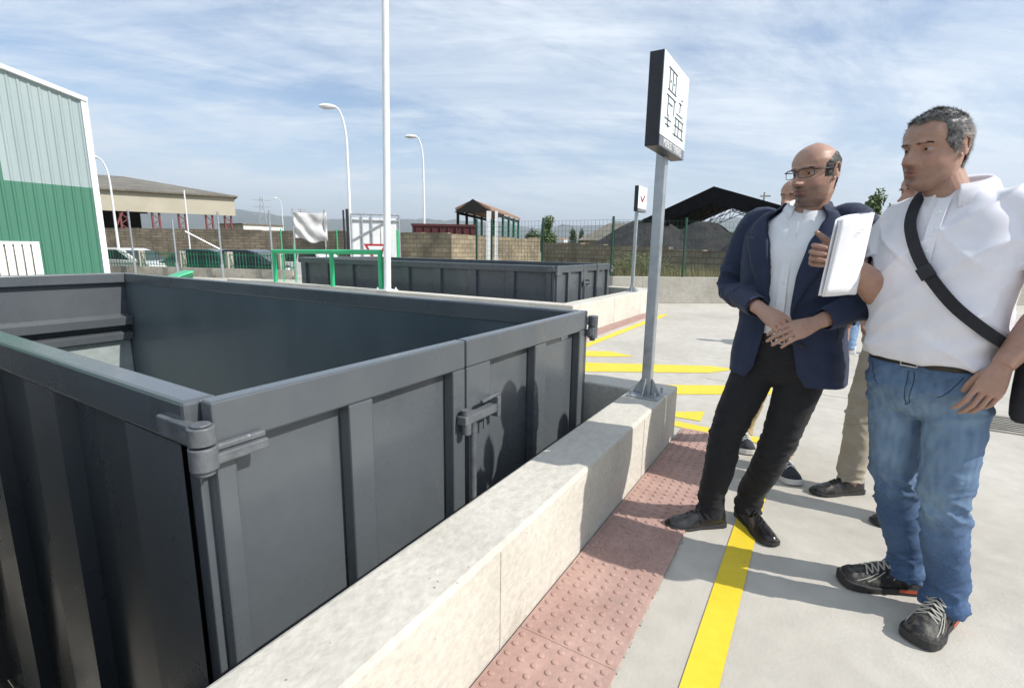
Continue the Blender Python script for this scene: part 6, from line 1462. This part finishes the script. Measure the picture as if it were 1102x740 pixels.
    zs_ = [1.475, 1.43, 1.375, 1.31, 1.26]; yy = [.078, .102, .122, .139, .147]
    ribbon([F(.0, y + .003, z) for y, z in zip(yy, zs_)], [F.f] * 5, .034, .003, 'placket', mat['polo'], po)
    k = MB()
    for y, z in zip(yy[1:4], zs_[1:4]): k.cyl(F(0, y + .004, z), F(0, y + .010, z), .006, n=10)
    k.build('buttons', mat['signface'], po)
    for sg, s_, e_, fr in ((1, sR, eR, .54), (-1, sL, eL, .60)):
        m2 = s_ + (e_ - s_) * (fr - .035); m3 = s_ + (e_ - s_) * (fr + .01); v_, f_ = tube([m2, m3], [(.0748, .0698), (.0755, .0705)], 28)
        k = MB(); k.add(v_, [f for f in f_ if len(f) == 4]); o = k.build('sleeve_band', mat['polo'], po, smooth=True); md = o.modifiers.new('t', 'SOLIDIFY'); md.thickness = .003
    wear = [(kR + F.f * .09 + up(.05), .12, .45), (kL + F.f * .09 + up(-.02), .13, .6), (hR + F.f * .10 - up(.17), .17, .7), (hL + F.f * .10 - up(.17), .18, .8), (hL + F.f * .07 - F.r * .06 - up(.08), .05, .9), (kL + F.f * .07 + F.r * .02 - up(.03), .045, 1.0)]
    jn = trousers(root, F, .94, None, [[(hR, .090), (hR * .55 + kR * .45, .084), (kR, .071), (kR * .5 + RA * .5, .066), (RA + up(.05), .064), (RA - up(.05), .067)],
                                  [(hL, .090), (hL * .55 + kL * .45, .084), (kL, .071), (kL * .5 + LA * .5, .066), (LA + up(.05), .064), (LA - up(.055), .067)]], mat['denim'], .0055, .0072, name='jeans', waist=(.164, .120), seat=(.174, .130), wear=wear, seed=4)
    sew(jn, root, [[F(.135 - .05 * u, .2, .925 - .075 * math.sin(u * 1.5)) for u in (0, .3, .6, .85, 1)], [F(-.135 + .05 * u, .2, .925 - .075 * math.sin(u * 1.5)) for u in (0, .3, .6, .85, 1)], [F(.0, .2, z) for z in (.92, .88, .84, .80)], [F(-.016, .2, .92), F(-.018, .2, .86), F(-.010, .2, .815), F(0, .2, .80)]], -F.f, 'seam', mat['seamdark'], .0014)
    belt(root, F, .955, .171, .126, .004)
    shoe(root, heR, toeR, 'trainer'); shoe(root, heL, toeL, 'trainer')
    # papers held in the right hand
    tl = hit(906, 236, 0, 1.945); tr = hit(941, 229, 0, 2.06); br = hit(921, 317, 0, 2.06); bl = hit(887, 318, 0, 1.945)
    pr = empty('paper_stack', (tl + br) / 2, 'stack of folded white papers held up in the hand of the man in the polo', 'papers'); vs_ = []; fs_ = []; nx, nz = 14, 10; pn = (tr - tl).cross(bl - tl).normalized(); pn = pn if pn.x < 0 else -pn
    def sheet_(off, bow, dx, name, mt):
        vs_ = []; fs_ = []
        for j in range(nz + 1):
            for i in range(nx + 1):
                u, v_ = i / nx, j / nz; p = tl * (1 - u) * (1 - v_) + tr * u * (1 - v_) + br * u * v_ + bl * (1 - u) * v_; vs_.append(p + pn * (off + bow * math.sin(math.pi * u) * (1 - .5 * v_)) + (tr - tl) * dx + V((0, 0, 1)) * .003 * math.sin(u * 3 + dx * 50))
        for j in range(nz):
            for i in range(nx): q = j * (nx + 1) + i; fs_.append((q, q + 1, q + nx + 2, q + nx + 1))
        k = MB().add(vs_, fs_); o = k.build(name, mt, pr, smooth=True); md = o.modifiers.new('t', 'SOLIDIFY'); md.thickness = .0022; md.offset = 0
    for i, (o_, b_, dx) in enumerate(((0, .020, 0), (-.004, .014, -.03), (-.009, .004, .02), (-.014, -.008, -.06), (-.018, -.018, .0))): sheet_(o_, b_, dx, 'sheet', mat['paper'])
    k = MB()
    c = tl * .42 + tr * .40 + bl * .10 + br * .08 + pn * .0265; ex = (tr - tl).normalized(); ez = (tl - bl).normalized()
    for a_, b_ in (((-.012, .0), (-.004, .006)), ((-.004, .006), (.006, .003)), ((.006, .003), (.010, -.004)), ((-.008, -.004), (.006, -.006))): k.bar(c + ex * a_[0] + ez * a_[1], c + ex * b_[0] + ez * b_[1], .0006, .002, up=ez)
    k.build('printed_mark', mat['ink'], pr)
    # shoulder bag
    bg = empty('shoulder_bag', F(-.27, -.12, .86), 'black shoulder bag worn across the chest of the man in the polo', 'bag')
    bc = F(-.265, -.09, .965); k = MB(); v_, f_ = tube([bc + up(-.15), bc + up(-.14), bc + up(.0), bc + up(.10), bc + up(.115)], [(.12, .035), (.15, .055), (.155, .06), (.15, .05), (.12, .03)], 28, ref=F.f, k=3); k.add(v_, f_); k.build('pouch', mat['strap'], bg, smooth='auto')
    k = MB(); v_, f_ = tube([bc + up(.02) - F.r * .04, bc + up(.12) - F.r * .01, bc + up(.125)], [(.15, .02), (.155, .045), (.15, .04)], 28, ref=F.f, k=3); k.add(v_, f_); k.build('flap', mat['black'], bg, smooth='auto')
    ys = lambda x, z: interp(z, [(.955, .146), (1.06, .160), (1.2, .156), (1.32, .140), (1.40, .110), (1.47, .075)]) * (max(0.02, 1 - (abs(x) / .205) ** 2.5)) ** .42
    sp_ = [F(.085, -.09, 1.46), F(.092, -.02, 1.512), F(.085, .058, 1.478)] + [F(x, ys(x, z) + .013, z) for x, z in ((.070, 1.41), (.045, 1.35), (.005, 1.28), (-.045, 1.215), (-.10, 1.15), (-.15, 1.10))] + [F(-.190, .085, 1.055), F(-.225, .02, 1.02), bc + up(.10) + F.f * .08]
    nr = [-F.f * .3 + F.u, F.u, F.f * .7 + F.u * .7] + [F.f + F.u * .1] * 4 + [F.f - F.r * .2, F.f - F.r * .5] + [F.f * .6 - F.r * .9, -F.r, -F.r]
    ribbon(sp_, nr, .034, .004, 'strap', mat['strap'], bg)
    q = F(-.02, ys(-.02, 1.245) + .020, 1.245); k = MB(); dd = (F(-.10, 0, 1.15) - F(.045, 0, 1.35)).normalized(); k.bar(q - dd * .02, q + dd * .02, .044, .008, up=F.f); k.build('strap_slider', mat['black'], bg, bevel=.002)
polo_man()

# ---------------- three people behind
def other(label, c, f, hc, hf, feet, pm, tm, shoes, skin=mat['skin3'], arms=None, haird='hairdark', bald_=True, sm=None, jeans='trousers'):
    F = Frame((c[0], c[1], 0), f); root = empty('person', (c[0], c[1], 0), label, 'person'); H = Frame(hc, hf); sc = .97
    (hR_, tR_), (hL_, tL_) = feet; aR = V(hR_) + (V(tR_) - V(hR_)).normalized() * .07 + up(.1); aL = V(hL_) + (V(tL_) - V(hL_)).normalized() * .07 + up(.1)
    qR = F(.09, 0, .9); qL = F(-.09, 0, .9); kR = (qR + aR) / 2 + F.f * .04; kL = (qL + aL) / 2 + F.f * .04; kR.z = kL.z = .5
    parts = slim_body(F, None) + head_parts(H, sc) + neck(H, sc, F(0, 0, 1.42)); tp = []
    for h_, k_, a_ in ((qR, kR, aR), (qL, kL, aL)): parts.append(limb([h_, k_, a_, a_ - up(.04)], [.06, .045, .035, .035]))
    for i, sg in enumerate((1, -1)):
        s_ = F(.18 * sg, -.01, 1.40); e_ = F(.235 * sg, -.03, 1.12); w_ = F(.24 * sg, .06, .90)
        if arms and arms[i]: e_, w_ = arms[i]
        parts.append(limb([F(0, 0, 1.36), s_, e_, w_], [.05, .05, .042, .027])); dn = (w_ - e_).normalized()
        parts += hand(w_, dn, F.f * .5 + F.r * sg * .9, F.f, [(.4, .5, .3)] * 4, .97, .06)
        tp.append(open_sleeve([F(.10 * sg, -.01, 1.39), F(.16 * sg, -.01, 1.39), (s_ + e_) / 2, e_, w_ - dn * .02], [(.055, .055), .072, .064, .056, .044], .04, .006, k=5))
    me = fuse(parts, .0045, 2); face_masks(me, H, sc, .3); put('body', me, skin, root); eyes(root, H, sc); brows(root, H, sc, mat[haird])
    if not bald_: hair(root, H, sc, mat[haird], lambda x, y, z: max((z - .078) / .01, min((.03 - y) / .012, (z + .05) / .016)), .009, 2500, .015, .3)
    rows = [(.92, .19, .14, 0), (1.1, .195, .142, .005), (1.25, .205, .138, .005), (1.35, .205, .125, 0), (1.41, .165, .10, 0), (1.445, .11, .08, -.005), (1.475, .07, .068, -.01)]
    me = fuse([torso(F, rows)] + tp, .007, 4); wrinkle(me, lambda p: .006 * mnoise.noise(p * 9)); put('jacket' if tm == 'darkjkt' else 'shirt', me, mat[tm], root)
    trousers(root, F, .94, None, [[(qR, .094), (kR, .074), (kR * .5 + aR * .5, .070), (aR + up(.05), .068), (aR - up(.03), .066)], [(qL, .094), (kL, .074), (kL * .5 + aL * .5, .070), (aL + up(.05), .068), (aL - up(.03), .066)]], mat[pm], .007, .006, name=jeans, seed=sum(map(ord, label)) % 17)
    shoe(root, hR_, tR_, shoes); shoe(root, hL_, tL_, shoes); return F, root
g0 = lambda px, py: hit(px, py, 2, 0)
t1 = g0(856, 523); t2_ = g0(806, 490)
other('bald man in khaki trousers and dark trainers standing behind the man in the navy suit', (3.42, .07), (-.95, .3, 0), at(856, 213, 3.42), (-.9, .45, -.1), ((t2_ + V((.26, .10, 0)), t2_), (t1 + V((.24, .13, 0)), t1)), 'khaki', 'darkjkt', 'canvas')
t1 = g0(873, 531); h1 = t1 + (g0(932, 529) - t1).normalized() * .29; t2_ = g0(938, 563)
wv = hit(938, 346, 0, 3.0)
other('man in beige trousers and a dark jacket, mostly hidden behind the man in the polo', (3.12, -.39), (-.75, .66, 0), at(992, 208, 3.1), (-.6, .8, 0), ((h1, t1), (t2_ + V((.14, -.24, 0)), t2_)), 'beige', 'darkjkt', 'dress', arms=[(hit(950, 300, 0, 3.05), hit(936, 330, 0, 2.98)), None], bald_=False)
t1 = g0(893, 379); 
other('far person in light blue jeans and white trainers, seen between the two men in front', (8.0, -.55), (-.3, .95, 0), at(932, 252, 8.0), (-.3, .95, 0), ((t1 + V((.05, -.28, 0)), t1), (t1 + V((.25, -.75, 0)), t1 + V((.2, -.48, 0)))), 'denim2', 'blueshirt', 'white', bald_=False, jeans='jeans')
